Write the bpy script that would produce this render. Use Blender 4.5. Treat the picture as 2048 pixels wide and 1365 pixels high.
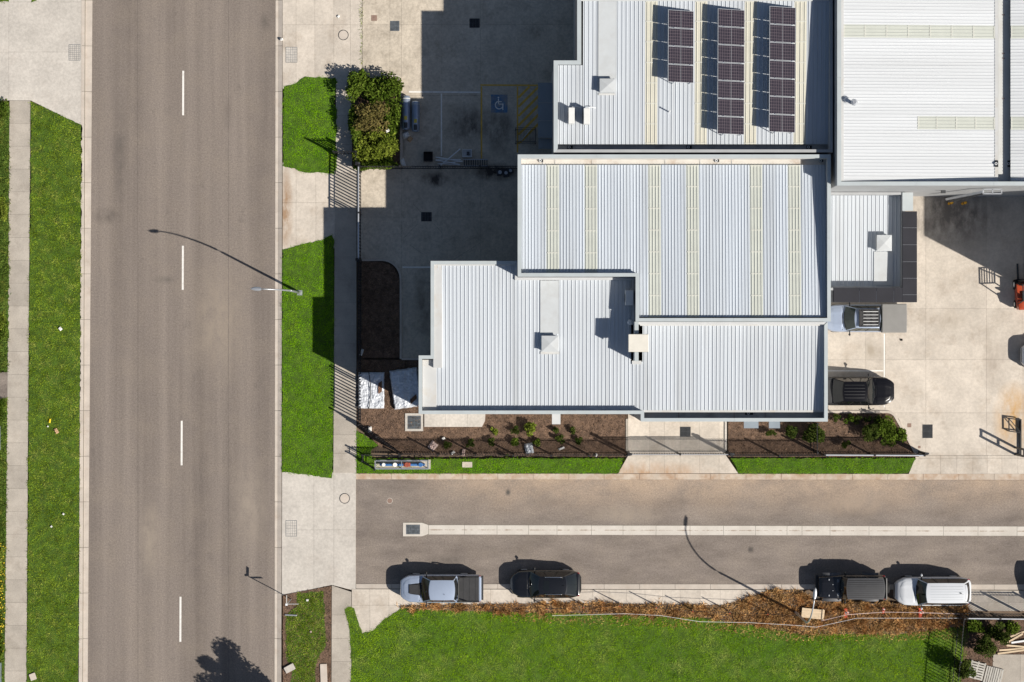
import bpy, bmesh, math, random
import numpy as np
from mathutils import Vector, Matrix, noise as mnoise
scene = bpy.context.scene
for o in list(bpy.data.objects): bpy.data.objects.remove(o)
COL = scene.collection
RND = random.Random(7)
R = math.radians
# ---------------------------------------------------------------- scale: 30 px of the photo = 1 m at ground; drone at 125 m
H, S, CX, CY = 125.0, 30.0, 1024.0, 682.5
def P(px, py, h=0.0):
    k = (1 - h / H) / S
    return ((px - CX) * k, (CY - py) * k)
def PX(px, h=0.0): return (px - CX) * (1 - h / H) / S
def PY(py, h=0.0): return (CY - py) * (1 - h / H) / S
# ---------------------------------------------------------------- camera
cd = bpy.data.cameras.new('camera'); cam = bpy.data.objects.new('camera', cd); COL.objects.link(cam)
cam.location = (0, 0, H); cd.sensor_width = 36; cd.lens = 18 / (1024 / S / H); cd.clip_start = 1; cd.clip_end = 3000
scene.camera = cam
# ---------------------------------------------------------------- sky, sun, exposure
SUN_EL = 39.0; SUN_DIR = Vector((0.887, -0.461, 0)).normalized()      # horizontal direction towards the sun
world = bpy.data.worlds.new('World'); scene.world = world; world.use_nodes = True
wn = world.node_tree.nodes; wl = world.node_tree.links; wn.clear()
sky = wn.new('ShaderNodeTexSky'); sky.sky_type = 'NISHITA'; sky.sun_disc = False
sky.sun_elevation = R(SUN_EL); sky.sun_rotation = math.atan2(SUN_DIR.x, SUN_DIR.y)
bg = wn.new('ShaderNodeBackground'); bg.inputs['Strength'].default_value = 0.05
wo = wn.new('ShaderNodeOutputWorld'); wl.new(sky.outputs[0], bg.inputs[0]); wl.new(bg.outputs[0], wo.inputs[0])
sl = bpy.data.lights.new('sun', 'SUN'); sl.energy = 5.0; sl.angle = R(0.5); sl.color = (1.0, 0.94, 0.85)
sun = bpy.data.objects.new('sun', sl); COL.objects.link(sun)
sd = Vector((SUN_DIR.x * math.cos(R(SUN_EL)), SUN_DIR.y * math.cos(R(SUN_EL)), math.sin(R(SUN_EL))))
sun.rotation_euler = sd.to_track_quat('Z', 'Y').to_euler(); sun.location = sd * 200
scene.view_settings.view_transform = 'Standard'; scene.view_settings.look = 'None'
scene.view_settings.exposure = 0.35; scene.view_settings.gamma = 1.0
# ---------------------------------------------------------------- materials
MATS = {}
def _nt(name):
    m = bpy.data.materials.new(name); m.use_nodes = True
    nt = m.node_tree; b = nt.nodes['Principled BSDF']; MATS[name] = m
    return m, nt, b
def nd(nt, t, **kw):
    n = nt.nodes.new(t)
    for k, v in kw.items(): setattr(n, k, v)
    return n
def mathn(nt, op, a, b=None, clamp=False):
    n = nd(nt, 'ShaderNodeMath', operation=op, use_clamp=clamp)
    for i, v in enumerate((a, b)):
        if v is None: continue
        if isinstance(v, (int, float)): n.inputs[i].default_value = v
        else: nt.links.new(v, n.inputs[i])
    return n.outputs[0]
def mixc(nt, fac, a, b, mode='MIX'):
    n = nd(nt, 'ShaderNodeMix', data_type='RGBA', blend_type=mode)
    for i, v in ((0, fac), (6, a), (7, b)):
        if isinstance(v, (int, float)): n.inputs[i].default_value = v
        elif isinstance(v, tuple): n.inputs[i].default_value = (*v[:3], 1)
        else: nt.links.new(v, n.inputs[i])
    return n.outputs[2]
def pos(nt, stretch=(1, 1, 1), off=(0, 0, 0)):
    g = nd(nt, 'ShaderNodeNewGeometry'); mp = nd(nt, 'ShaderNodeMapping')
    mp.inputs['Scale'].default_value = stretch; mp.inputs['Location'].default_value = off
    nt.links.new(g.outputs['Position'], mp.inputs[0]); return mp.outputs[0]
def noise(nt, scale, stretch=(1, 1, 1), detail=4, rough=.6, off=(0, 0, 0), lo=.35, hi=.65):
    n = nd(nt, 'ShaderNodeTexNoise'); n.inputs['Scale'].default_value = scale; n.inputs['Detail'].default_value = detail
    n.inputs['Roughness'].default_value = rough; nt.links.new(pos(nt, stretch, off), n.inputs['Vector'])
    mr = nd(nt, 'ShaderNodeMapRange'); mr.inputs[1].default_value = lo; mr.inputs[2].default_value = hi
    nt.links.new(n.outputs[0], mr.inputs[0]); return mr.outputs[0]
def sc(c, f): return tuple(x * f for x in c)
def brightness(nt, col, amount, src):           # col * (1-amount .. 1+amount) by a 0..1 source
    v = mathn(nt, 'ADD', mathn(nt, 'MULTIPLY', src, 2 * amount), 1 - amount)
    n = nd(nt, 'ShaderNodeVectorMath', operation='SCALE'); nt.links.new(col, n.inputs[0]); nt.links.new(v, n.inputs['Scale'])
    return n.outputs[0]
def bump(nt, b, h, strength=.3, dist=.02):
    n = nd(nt, 'ShaderNodeBump'); n.inputs['Strength'].default_value = strength; n.inputs['Distance'].default_value = dist
    nt.links.new(h, n.inputs['Height']); nt.links.new(n.outputs[0], b.inputs['Normal'])
def M(name, col, rough=.6, var=.12, scale=1.5, col2=None, stretch=(1, 1, 1), fine=0, finescale=30, rnd=0, metallic=0,
      bmp=0, bscale=None, spec=.5, coat=0, stain=None, stainscale=.6, stainamt=.6, lo=.35, hi=.65, stainlo=.52, attr=0):
    m, nt, b = _nt(name)
    b.inputs['Roughness'].default_value = rough; b.inputs['Metallic'].default_value = metallic
    b.inputs['Specular IOR Level'].default_value = spec; b.inputs['Coat Weight'].default_value = coat; b.inputs['Coat Roughness'].default_value = .04
    f = noise(nt, scale, stretch, lo=lo, hi=hi)
    c = mixc(nt, f, sc(col, 1 - var), col2 or sc(col, 1 + var))
    if stain: c = mixc(nt, mathn(nt, 'MULTIPLY', noise(nt, stainscale, stretch, 6, .7, (13, 7, 0), stainlo, stainlo + .22), stainamt), c, stain)
    if fine: c = brightness(nt, c, fine, noise(nt, finescale, (1, 1, 1), 2, .7))
    if rnd:
        oi = nd(nt, 'ShaderNodeObjectInfo'); c = brightness(nt, c, rnd, oi.outputs['Random'])
    if attr:
        at = nd(nt, 'ShaderNodeAttribute', attribute_name='rnd'); c = brightness(nt, c, attr, at.outputs['Fac'])
    nt.links.new(c, b.inputs['Base Color'])
    if bmp: bump(nt, b, noise(nt, bscale or finescale, (1, 1, 1), 4, .7), bmp)
    return m
# ground surfaces
def asphalt(name, streak, dust=None):
    m, nt, b = _nt(name); b.inputs['Roughness'].default_value = .85; b.inputs['Specular IOR Level'].default_value = .25
    c = mixc(nt, noise(nt, 1.0, streak, 5, .6, (0, 0, 0), .3, .7), (.155, .130, .114), (.25, .212, .184))
    c = mixc(nt, mathn(nt, 'MULTIPLY', noise(nt, .5, (1, 1, 1), 5, .65, (4, 9, 0), .45, .75), .35), c, (.27, .225, .18))
    c = mixc(nt, mathn(nt, 'MULTIPLY', noise(nt, .9, (1, .5, 1), 6, .75, (31, 3, 0), .6, .72), .35), c, (.085, .075, .07))
    if dust:
        g = nd(nt, 'ShaderNodeNewGeometry'); sx = nd(nt, 'ShaderNodeSeparateXYZ'); nt.links.new(g.outputs['Position'], sx.inputs[0])
        d = mathn(nt, 'SUBTRACT', sx.outputs[1], dust[0]); d = mathn(nt, 'DIVIDE', d, dust[1], True)
        xm = mathn(nt, 'DIVIDE', mathn(nt, 'ADD', sx.outputs[0], 8.0), 8.0, True)
        d = mathn(nt, 'MULTIPLY', mathn(nt, 'MULTIPLY', mathn(nt, 'POWER', d, 1.3), xm), mathn(nt, 'ADD', noise(nt, .35, (1, 1.2, 1), 6, .7, (2, 2, 0), .3, .62), .15))
        c = mixc(nt, mathn(nt, 'MULTIPLY', d, .95, True), c, (.40, .305, .225))
    c = brightness(nt, c, .22, noise(nt, 9, (1, 1, 1), 3, .8, lo=.3, hi=.7)); c = brightness(nt, c, .30, noise(nt, 22, (1, 1, 1), 3, .8, lo=.3, hi=.7))
    nt.links.new(c, b.inputs['Base Color']); bump(nt, b, noise(nt, 40, (1, 1, 1), 3, .7), .35, .01)
    return m
asphalt('asphalt_main', (.75, .022, 1)); asphalt('asphalt_side', (.35, .9, 1), (PY(1045), 2.9)); asphalt('asphalt_path', (1, 1, 1))
M('asphalt_seam', (.13, .11, .097), .9, .25, 2)
BROWN = (.36, .25, .16)
M('concrete', (.525, .470, .405), .85, .09, .7, fine=.07, finescale=6, rnd=.075, bmp=.12, stain=(.36, .295, .23), stainscale=.5, stainamt=.7, spec=.3)
def stain_shade_patch(m, x0, y0, rx, ry, col, amt):
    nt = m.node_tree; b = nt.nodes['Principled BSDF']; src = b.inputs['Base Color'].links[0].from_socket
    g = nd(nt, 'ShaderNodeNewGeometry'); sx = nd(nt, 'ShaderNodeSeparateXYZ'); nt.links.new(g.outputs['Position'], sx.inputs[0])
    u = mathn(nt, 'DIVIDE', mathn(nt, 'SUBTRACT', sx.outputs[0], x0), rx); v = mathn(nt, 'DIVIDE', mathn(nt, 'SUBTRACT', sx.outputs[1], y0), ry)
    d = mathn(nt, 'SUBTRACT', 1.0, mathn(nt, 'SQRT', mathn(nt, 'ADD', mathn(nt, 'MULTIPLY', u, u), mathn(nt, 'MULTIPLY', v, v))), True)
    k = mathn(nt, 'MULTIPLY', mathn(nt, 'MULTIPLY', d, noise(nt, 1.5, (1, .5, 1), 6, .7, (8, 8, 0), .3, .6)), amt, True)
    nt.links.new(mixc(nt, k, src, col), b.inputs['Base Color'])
stain_shade_patch(MATS['concrete'], PX(2026), PY(835), 1.5, 2.6, (.50, .30, .12), 1.3)
stain_shade_patch(MATS['concrete'], PX(572), PY(420), .55, 3.2, (.33, .22, .14), 1.6)
for q in ((214, 432, 1.2, .7, (.10, .085, .075), .9), (530, 45, .4, .7, (.09, .08, .07), .7), (300, 1080, .9, 3.0, (.29, .245, .20), 1.2), (440, 640, 2.2, 5.0, (.30, .25, .20), .9), (240, 300, .6, 4.0, (.11, .095, .085), .9), (500, 1010, 1.6, 4.0, (.30, .255, .21), .9), (330, 560, 1.0, .35, (.11, .10, .09), .7), (455, 225, .35, 1.4, (.12, .10, .09), .6)):
    stain_shade_patch(MATS['asphalt_main'], PX(q[0]), PY(q[1]), *q[2:])
for q in ((1016, 985, .22, .3, (.10, .09, .08), 1.4), (1502, 1100, .28, .28, (.08, .07, .065), 1.6), (900, 1120, 1.8, .5, (.11, .095, .085), 1), (1250, 1030, 3, .7, (.30, .25, .20), 1), (1700, 1010, 4, .9, (.33, .26, .20), 1)):
    stain_shade_patch(MATS['asphalt_side'], PX(q[0]), PY(q[1]), *q[2:])
for q in ((1900, 430, 4.5, 2.6, (.19, .17, .15), 1.5), (1740, 700, 1.2, .8, (.36, .31, .25), 1.2), (1900, 640, 1.5, 1.0, (.38, .33, .27), 1.1), (1990, 730, 1.0, 2.2, (.36, .31, .26), 1.0)):  # first entry paints extra shade, over tyre staining, where the warehouse shadow falls
    stain_shade_patch(MATS['concrete'], PX(q[0]), PY(q[1]), *q[2:])
stain_shade_patch(MATS['concrete'], PX(1300), PY(952), 5.0, 1.1, (.42, .28, .18), 1.5)
M('concrete_pale', (.50, .465, .42), .85, .08, .6, fine=.09, finescale=6, rnd=.03, bmp=.12, stain=(.45, .40, .35), stainscale=.45, stainamt=.5, spec=.3)
M('concrete_yard', (.50, .44, .36), .85, .10, .6, fine=.12, finescale=6, rnd=.04, bmp=.12, stain=(.26, .22, .17), stainscale=.7, stainamt=.65, spec=.3)
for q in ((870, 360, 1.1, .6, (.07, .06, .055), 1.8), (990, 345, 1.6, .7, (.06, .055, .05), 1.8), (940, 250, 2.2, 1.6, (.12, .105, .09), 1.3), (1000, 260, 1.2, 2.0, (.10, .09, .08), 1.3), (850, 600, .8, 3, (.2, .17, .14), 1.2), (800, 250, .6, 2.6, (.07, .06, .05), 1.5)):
    stain_shade_patch(MATS['concrete_yard'], PX(q[0]), PY(q[1]), *q[2:])
M('concrete_grey', (.40, .36, .31), .85, .10, .8, fine=.07, finescale=14, rnd=.08, bmp=.12, stain=(.27, .23, .19), stainscale=.8, stainamt=.6, spec=.3)
M('kerb', (.52, .46, .40), .85, .08, 1.2, fine=.06, rnd=.04, stain=(.40, .31, .24), stainscale=1.2, stainamt=.5, spec=.3)
M('kerb_dusty', (.47, .40, .33), .85, .10, 1.2, fine=.06, rnd=.04, stain=(.34, .22, .14), stainscale=.9, stainamt=.85, stainlo=.42, spec=.3)
M('joint', (.20, .185, .15), .95)
M('earth', (.14, .10, .07), .95, .3, 1.0, fine=.2)
def drain_mat():
    m, nt, b = _nt('drain_concrete'); b.inputs['Roughness'].default_value = .85
    c = mixc(nt, noise(nt, .8), (.50, .46, .41), (.58, .54, .49))
    g = nd(nt, 'ShaderNodeTexCoord'); sx = nd(nt, 'ShaderNodeSeparateXYZ'); nt.links.new(g.outputs['Object'], sx.inputs[0])
    d = mathn(nt, 'ABSOLUTE', sx.outputs[1]); wv = mathn(nt, 'MULTIPLY', noise(nt, 1.2, (1, .2, 1), 5, .7, (3, 0, 0), .45, .75), .09)
    k = mathn(nt, 'LESS_THAN', d, wv)
    c = mixc(nt, mathn(nt, 'MULTIPLY', k, .7), c, (.27, .20, .145))
    c = brightness(nt, c, .05, noise(nt, 14)); nt.links.new(c, b.inputs['Base Color'])
drain_mat()
# planting
M('grass_soil', (.05, .10, .006), .95, .3, 2.0, fine=.3, finescale=20)
def grassmat(name, a, b2, c3, attr=.45, patch=.45, scale=.7, clump=.25):
    m, nt, b = _nt(name); b.inputs['Roughness'].default_value = 1.0; b.inputs['Specular IOR Level'].default_value = .0
    c = mixc(nt, noise(nt, scale, (1, 1, 1), 5, .65, lo=.3, hi=.7), a, b2)
    c = mixc(nt, mathn(nt, 'MULTIPLY', noise(nt, scale * 2.3, (1, 1, 1), 6, .7, (9, 5, 0), .5, .75), patch), c, c3)
    at = nd(nt, 'ShaderNodeAttribute', attribute_name='rnd'); c = brightness(nt, c, attr, at.outputs['Fac'])
    c = brightness(nt, c, clump, noise(nt, 3.2, (1, 1, 1), 5, .75, (5, 1, 0), .32, .68))
    nt.links.new(c, b.inputs['Base Color']); b.inputs['Subsurface Weight'].default_value = 0
    return m
grassmat('grass_vivid', (.125, .32, .001), (.22, .43, .003), (.36, .47, .04), .24, .6, .5, .26)
grassmat('grass_natural', (.105, .17, .006), (.25, .33, .03), (.46, .44, .12), .6, .8, .6, .6)
grassmat('grass_lawn', (.135, .30, .001), (.28, .42, .015), (.50, .52, .16), .28, .95, .22, .26)
grassmat('grass_tall', (.07, .12, .02), (.14, .20, .035), (.30, .26, .05), .5, .6, .9)
grassmat('grass_dry', (.30, .145, .055), (.56, .35, .15), (.13, .062, .028), .6, .65, .7, .45)
grassmat('leaf_green', (.030, .060, .006), (.095, .14, .018), (.20, .22, .05), .8, .45, 1.2)
grassmat('leaf_lime', (.09, .125, .012), (.19, .225, .035), (.05, .08, .012), .7, .6, 1.4)
grassmat('leaf_brown', (.085, .075, .022), (.20, .155, .06), (.09, .12, .02), .7, .8, 1.4)
grassmat('leaf_dark', (.022, .038, .008), (.055, .075, .015), (.12, .12, .03), .7, .5, 1.4)
grassmat('flower_yellow', (.55, .42, .03), (.70, .52, .05), (.40, .38, .06), .3, .5, 2)
M('bark', (.12, .085, .06), .9, .25, 4)
M('mulch', (.125, .078, .052), .95, .35, 3.0, fine=.35, finescale=18, bmp=.5, attr=.0)
grassmat('mulch_chip', (.10, .062, .042), (.23, .15, .10), (.40, .28, .19), .7, .4, 3)
# building surfaces
M('roof_white', (.505, .54, .58), .42, .025, .8, stretch=(3, .1, 1), rnd=.05, spec=.4, stain=(.41, .43, .45), stainscale=.5, stainamt=.8, stainlo=.47)
M('roof_blue_white', (.52, .565, .62), .42, .03, .8, stretch=(3, .1, 1), rnd=.05, spec=.4, stain=(.43, .46, .49), stainscale=.5, stainamt=.8, stainlo=.47)
M('roof_bright', (.59, .61, .63), .42, .025, .8, stretch=(.1, 3, 1), rnd=.03, spec=.4, stain=(.48, .49, .50), stainscale=.5, stainamt=.4)
M('skylight_cream', (.55, .535, .455), .5, .03, 1, rnd=.03, spec=.4)
M('skylight_grey', (.50, .52, .475), .5, .03, 1, rnd=.03, spec=.4)
M('skylight_batten', (.60, .60, .54), .5, .03, 1)
M('cap_white', (.55, .56, .55), .5, .04, 1, stain=(.45, .42, .37), stainscale=1.1, stainamt=.35)
M('cap_grey', (.42, .46, .475), .5, .04, 1, stain=(.38, .38, .36), stainscale=1.1, stainamt=.35)
M('flashing', (.52, .525, .52), .5, .04, .8, stain=(.47, .40, .31), stainscale=.9, stainamt=.55)
M('tray', (.50, .525, .54), .45, .03, 1.2, stain=(.44, .45, .45), stainscale=1.4, stainamt=.6, stainlo=.45)
M('gutter_dirty', (.42, .41, .39), .6, .12, 1.2, stain=(.16, .13, .11), stainscale=.8, stainamt=.7)
M('gutter_rusty', (.58, .55, .50), .6, .06, 1.2, stain=(.36, .25, .17), stainscale=.7, stainamt=.8)
M('wall_white', (.48, .49, .50), .7, .04, 1)
M('wall_grey', (.36, .37, .38), .7, .06, 1)
M('awning_dark', (.022, .022, .028), .45, .1, 1, rnd=.1, spec=.4)
M('awning_pale', (.22, .26, .30), .5, .05, 1, stain=(.17, .20, .23), stainamt=.5)
M('steel_black', (.010, .010, .012), .5, .1, 3)
M('steel_galv', (.45, .47, .50), .4, .08, 4, metallic=.6)
M('steel_dark', (.05, .053, .058), .5, .2, 5, metallic=.3)
M('steel_grate', (.16, .18, .20), .5, .25, 5, metallic=.3, rnd=.1)
M('steel_silver', (.62, .64, .68), .35, .06, 4, metallic=.5)
M('pit_void', (.012, .013, .015), .9)
M('rust_lid', (.24, .16, .125), .8, .15, 5)
M('paint_white', (.74, .72, .68), .7, .06, 5, fine=.05, stain=(.45, .42, .38), stainscale=3, stainamt=.5)
M('paint_yellow', (.66, .40, .06), .7, .12, 4, fine=.1, stain=(.30, .22, .12), stainscale=3, stainamt=.6)
M('paint_blue', (.08, .18, .32), .7, .15, 3, stain=(.28, .26, .23), stainscale=2.2, stainamt=.85, stainlo=.43)
M('ac_cream', (.66, .63, .56), .5, .04, 3)
M('ac_white', (.70, .70, .68), .5, .04, 3)
M('pvc_white', (.72, .73, .74), .4, .04, 3)
M('plastic_blue', (.05, .16, .40), .4, .15, 6)
M('valve_red', (.30, .07, .04), .5, .2, 6)
M('safety_orange', (.60, .07, .03), .6, .15, 5)
M('bollard_yellow', (.80, .40, .02), .5, .1, 5)
M('timber', (.55, .43, .29), .8, .15, 3, stretch=(.3, 4, 1), rnd=.15)
M('timber_grey', (.42, .40, .36), .8, .15, 3, stretch=(4, .3, 1), rnd=.1)
M('tank_steel', (.34, .40, .50), .3, .08, 3, metallic=.55)
M('label_yellow', (.65, .50, .06), .6)
M('tarp_silver', (.62, .65, .70), .28, .12, 3, metallic=.15, spec=.6, stain=(.36, .38, .42), stainscale=2.5, stainamt=.7)
M('soil_bag', (.16, .085, .05), .9, .2, 4)
M('cardboard', (.50, .33, .19), .8, .1, 6)
M('litter_white', (.78, .77, .75), .6, .05, 8)
M('litter_yellow', (.80, .62, .02), .5, .05, 8)
M('litter_pink', (.55, .42, .38), .7, .25, 8)
# vehicles
M('paint_black', (.008, .008, .009), .22, .05, 1, coat=1.0)
M('paint_charcoal', (.007, .007, .009), .22, .05, 1, coat=.1, spec=.25)
M('paint_silver_blue', (.40, .47, .60), .35, .03, 1, metallic=.35, coat=.8)
M('paint_car_white', (.60, .62, .65), .28, .02, 1, coat=.8)
M('paint_red', (.36, .05, .012), .35, .08, 1, coat=.4)
M('car_glass', (.010, .012, .013), .04, .05, 1, spec=.6)
M('car_glass_green', (.03, .045, .04), .06, .05, 1, spec=.6)
M('trim_black', (.013, .013, .014), .55, .1, 4)
M('trim_matt', (.03, .03, .032), .7, .12, 3, bmp=.15, bscale=60)
M('hardtop_grey', (.04, .041, .046), .65, .1, 3, bmp=.1, bscale=60)
M('flare_grey', (.085, .085, .09), .6, .1, 3)
M('tonneau_grey', (.23, .225, .215), .75, .05, 1.2, bmp=.1, bscale=60)
M('rubber', (.012, .012, .012), .85, .2, 6)
M('lamp_clear', (.65, .68, .72), .1, .03, 3, spec=.8)
M('lamp_red', (.30, .012, .012), .15, .05, 3, spec=.7)
M('chrome', (.75, .76, .78), .12, .02, 3, metallic=1)
M('seat_black', (.015, .015, .015), .6, .1, 5)
def solar_mat():
    m, nt, b = _nt('solar_cell'); b.inputs['Roughness'].default_value = .22; b.inputs['Specular IOR Level'].default_value = .35
    tc = nd(nt, 'ShaderNodeTexCoord'); br = nd(nt, 'ShaderNodeTexBrick'); br.offset = 0; br.squash = 1
    nt.links.new(tc.outputs['Object'], br.inputs['Vector'])
    for k, v in (('Scale', 1.0), ('Mortar Size', .006), ('Mortar Smooth', .4), ('Bias', 0), ('Brick Width', .16), ('Row Height', .19)): br.inputs[k].default_value = v
    br.inputs['Color1'].default_value = (.022, .019, .028, 1); br.inputs['Color2'].default_value = (.028, .024, .033, 1); br.inputs['Mortar'].default_value = (.20, .16, .18, 1)
    nt.links.new(br.outputs[0], b.inputs['Base Color'])
solar_mat()
# ---------------------------------------------------------------- object helpers
def tag(o, label, cat, group=None, kind=None):
    o['label'] = label
    if cat: o['category'] = cat
    if group: o['group'] = group
    if kind: o['kind'] = kind
    return o
def thing(name, label, cat, loc=(0, 0, 0), rz=0, group=None):
    o = bpy.data.objects.new(name, None); COL.objects.link(o); o.empty_display_size = .3
    o.location = loc; o.rotation_euler = (0, 0, rz)
    return tag(o, label, cat, group)
def link(name, me, mat, parent=None, loc=None, rz=None):
    o = bpy.data.objects.new(name, me); COL.objects.link(o)
    if mat and not me.materials: me.materials.append(MATS[mat])
    if parent: o.parent = parent
    if loc: o.location = loc
    if rz is not None: o.rotation_euler = (0, 0, rz)
    return o
def copy_tree(o, parent=None):
    c = o.copy(); COL.objects.link(c); c.parent = parent
    for ch in list(o.children): copy_tree(ch, c)
    return c
class MB:
    def __init__(s): s.v = []; s.f = []
    def add(s, vs, fs):
        n = len(s.v); s.v += [tuple(p) for p in vs]; s.f += [tuple(i + n for i in f) for f in fs]; return s
    def box(s, x0, x1, y0, y1, z0, z1, rz=0, c=None):
        if x0 > x1: x0, x1 = x1, x0
        if y0 > y1: y0, y1 = y1, y0
        vs = [(x, y, z) for z in (z0, z1) for x, y in ((x0, y0), (x1, y0), (x1, y1), (x0, y1))]
        if rz:
            cx, cy = c or ((x0 + x1) / 2, (y0 + y1) / 2); ca, sa = math.cos(rz), math.sin(rz)
            vs = [(cx + (x - cx) * ca - (y - cy) * sa, cy + (x - cx) * sa + (y - cy) * ca, z) for x, y, z in vs]
        return s.add(vs, [(0, 3, 2, 1), (4, 5, 6, 7), (0, 1, 5, 4), (1, 2, 6, 5), (2, 3, 7, 6), (3, 0, 4, 7)])
    def prism(s, pts, z0, z1):
        a = sum(pts[i][0] * pts[(i + 1) % len(pts)][1] - pts[(i + 1) % len(pts)][0] * pts[i][1] for i in range(len(pts)))
        if a < 0: pts = pts[::-1]
        n = len(pts)
        t = z1 if callable(z1) else (lambda x, y: z1)
        vs = [(x, y, z0) for x, y in pts] + [(x, y, t(x, y)) for x, y in pts]
        return s.add(vs, [tuple(range(n - 1, -1, -1)), tuple(range(n, 2 * n))] + [(i, (i + 1) % n, n + (i + 1) % n, n + i) for i in range(n)])
    def tube(s, pts, r, n=8, cap=True):
        pts = [Vector(p) for p in pts]; rr = r if isinstance(r, (list, tuple)) else [r] * len(pts); vs = []; fs = []
        for i, p in enumerate(pts):
            d = (pts[min(i + 1, len(pts) - 1)] - pts[max(i - 1, 0)]).normalized()
            u = d.cross(Vector((0, 0, 1)));
            if u.length < .05: u = d.cross(Vector((1, 0, 0)))
            u.normalize(); w = d.cross(u)
            for k in range(n):
                a = 2 * math.pi * k / n; q = p + (u * math.cos(a) + w * math.sin(a)) * rr[i]; vs.append(tuple(q))
        for i in range(len(pts) - 1):
            for k in range(n): fs.append((i * n + k, i * n + (k + 1) % n, (i + 1) * n + (k + 1) % n, (i + 1) * n + k))
        if cap: fs += [tuple(range(n)), tuple(range((len(pts) - 1) * n + n - 1, (len(pts) - 1) * n - 1, -1))]
        return s.add(vs, fs)
    def cyl(s, x, y, z0, z1, r, n=16, r2=None): return s.tube([(x, y, z0), (x, y, z1)], [r, r2 if r2 is not None else r], n)
    def bar(s, a, b, w=.03, h=None): 
        a = Vector(a); b = Vector(b); d = (b - a).normalized(); u = d.cross(Vector((0, 0, 1)))
        if u.length < .05: u = Vector((1, 0, 0))
        u.normalize(); v = u.cross(d); h = h or w; vs = []
        for p in (a, b):
            for i, j in ((-1, -1), (1, -1), (1, 1), (-1, 1)): vs.append(tuple(p + u * (i * w / 2) + v * (j * h / 2)))
        return s.add(vs, [(0, 1, 2, 3), (7, 6, 5, 4), (0, 4, 5, 1), (1, 5, 6, 2), (2, 6, 7, 3), (3, 7, 4, 0)])
    def grid(s, fn, nu, nv, close=False):
        vs = [fn(i / nu, j / nv) for i in range(nu + 1) for j in range(nv + 1)]
        return s.add(vs, [(i * (nv + 1) + j, (i + 1) * (nv + 1) + j, (i + 1) * (nv + 1) + j + 1, i * (nv + 1) + j + 1) for i in range(nu) for j in range(nv)])
    def ring(s, x, y, r0, r1, z0, z1, n=24, a0=0, a1=2 * math.pi):
        full = abs(a1 - a0 - 2 * math.pi) < 1e-6; vs = []; m = n if full else n + 1
        for i in range(m):
            a = a0 + (a1 - a0) * i / n; c, d = math.cos(a), math.sin(a)
            vs += [(x + r0 * c, y + r0 * d, z0), (x + r1 * c, y + r1 * d, z0), (x + r1 * c, y + r1 * d, z1), (x + r0 * c, y + r0 * d, z1)]
        fs = []
        for i in range(n):
            j = (i + 1) % m
            for k in range(4): fs.append((i * 4 + k, i * 4 + (k + 1) % 4, j * 4 + (k + 1) % 4, j * 4 + k))
        return s.add(vs, fs)
    def mesh(s, name, mat=None, smooth=False, fix=True):
        me = bpy.data.meshes.new(name); me.from_pydata(s.v, [], s.f)
        if fix:
            bm = bmesh.new(); bm.from_mesh(me); bmesh.ops.recalc_face_normals(bm, faces=bm.faces); bm.to_mesh(me); bm.free()
        if mat: me.materials.append(MATS[mat])
        if smooth: me.polygons.foreach_set('use_smooth', [True] * len(me.polygons))
        me.update(); return me
    def build(s, name, mat, parent=None, smooth=False, bevel=0, subsurf=0, loc=None, fix=True):
        o = link(name, s.mesh(name, mat, smooth, fix), None, parent, loc)
        if bevel:
            b = o.modifiers.new('bevel', 'BEVEL'); b.width = bevel; b.segments = 2; b.limit_method = 'ANGLE'; b.angle_limit = R(40)
        if subsurf:
            b = o.modifiers.new('subsurf', 'SUBSURF'); b.levels = subsurf; b.render_levels = subsurf
        return o
def np_mesh(name, V, nper, mat, rnd=None, parent=None):
    """V: (n*nper,3) array, one separate polygon for each run of nper vertices"""
    me = bpy.data.meshes.new(name); nv = len(V); nf = nv // nper
    me.vertices.add(nv); me.vertices.foreach_set('co', V.astype(np.float32).ravel())
    me.loops.add(nv); me.loops.foreach_set('vertex_index', np.arange(nv, dtype=np.int32))
    me.polygons.add(nf); me.polygons.foreach_set('loop_start', np.arange(0, nv, nper, dtype=np.int32))
    me.update(calc_edges=True)
    a = me.attributes.new('rnd', 'FLOAT', 'POINT')
    a.data.foreach_set('value', np.repeat(rnd if rnd is not None else np.random.RandomState(1).rand(nf), nper).astype(np.float32))
    return link(name, me, mat, parent)
def inpoly(x, y, poly):
    c = np.zeros(len(x), bool); n = len(poly)
    for i in range(n):
        x1, y1 = poly[i]; x2, y2 = poly[(i + 1) % n]
        if y1 == y2: continue
        k = ((y1 > y) != (y2 > y)) & (x < (x2 - x1) * (y - y1) / (y2 - y1) + x1); c ^= k
    return c
def scatter(poly, dens, rs, jitter=.0):
    xs = [p[0] for p in poly]; ys = [p[1] for p in poly]; n = int((max(xs) - min(xs)) * (max(ys) - min(ys)) * dens)
    x = rs.uniform(min(xs), max(xs), n); y = rs.uniform(min(ys), max(ys), n); k = inpoly(x, y, poly); x, y = x[k], y[k]
    if jitter: x = x + rs.normal(0, jitter, len(x)); y = y + rs.normal(0, jitter, len(y))
    return x, y
def ragged(poly, step=.35, amp=.07, seed=3):
    rs = random.Random(seed); out = []
    for i in range(len(poly)):
        a = Vector(poly[i]); b = Vector(poly[(i + 1) % len(poly)]); n = max(1, int((b - a).length / step))
        for k in range(n):
            q = a.lerp(b, k / n); out.append((q.x + rs.uniform(-amp, amp), q.y + rs.uniform(-amp, amp)))
    return out
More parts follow.
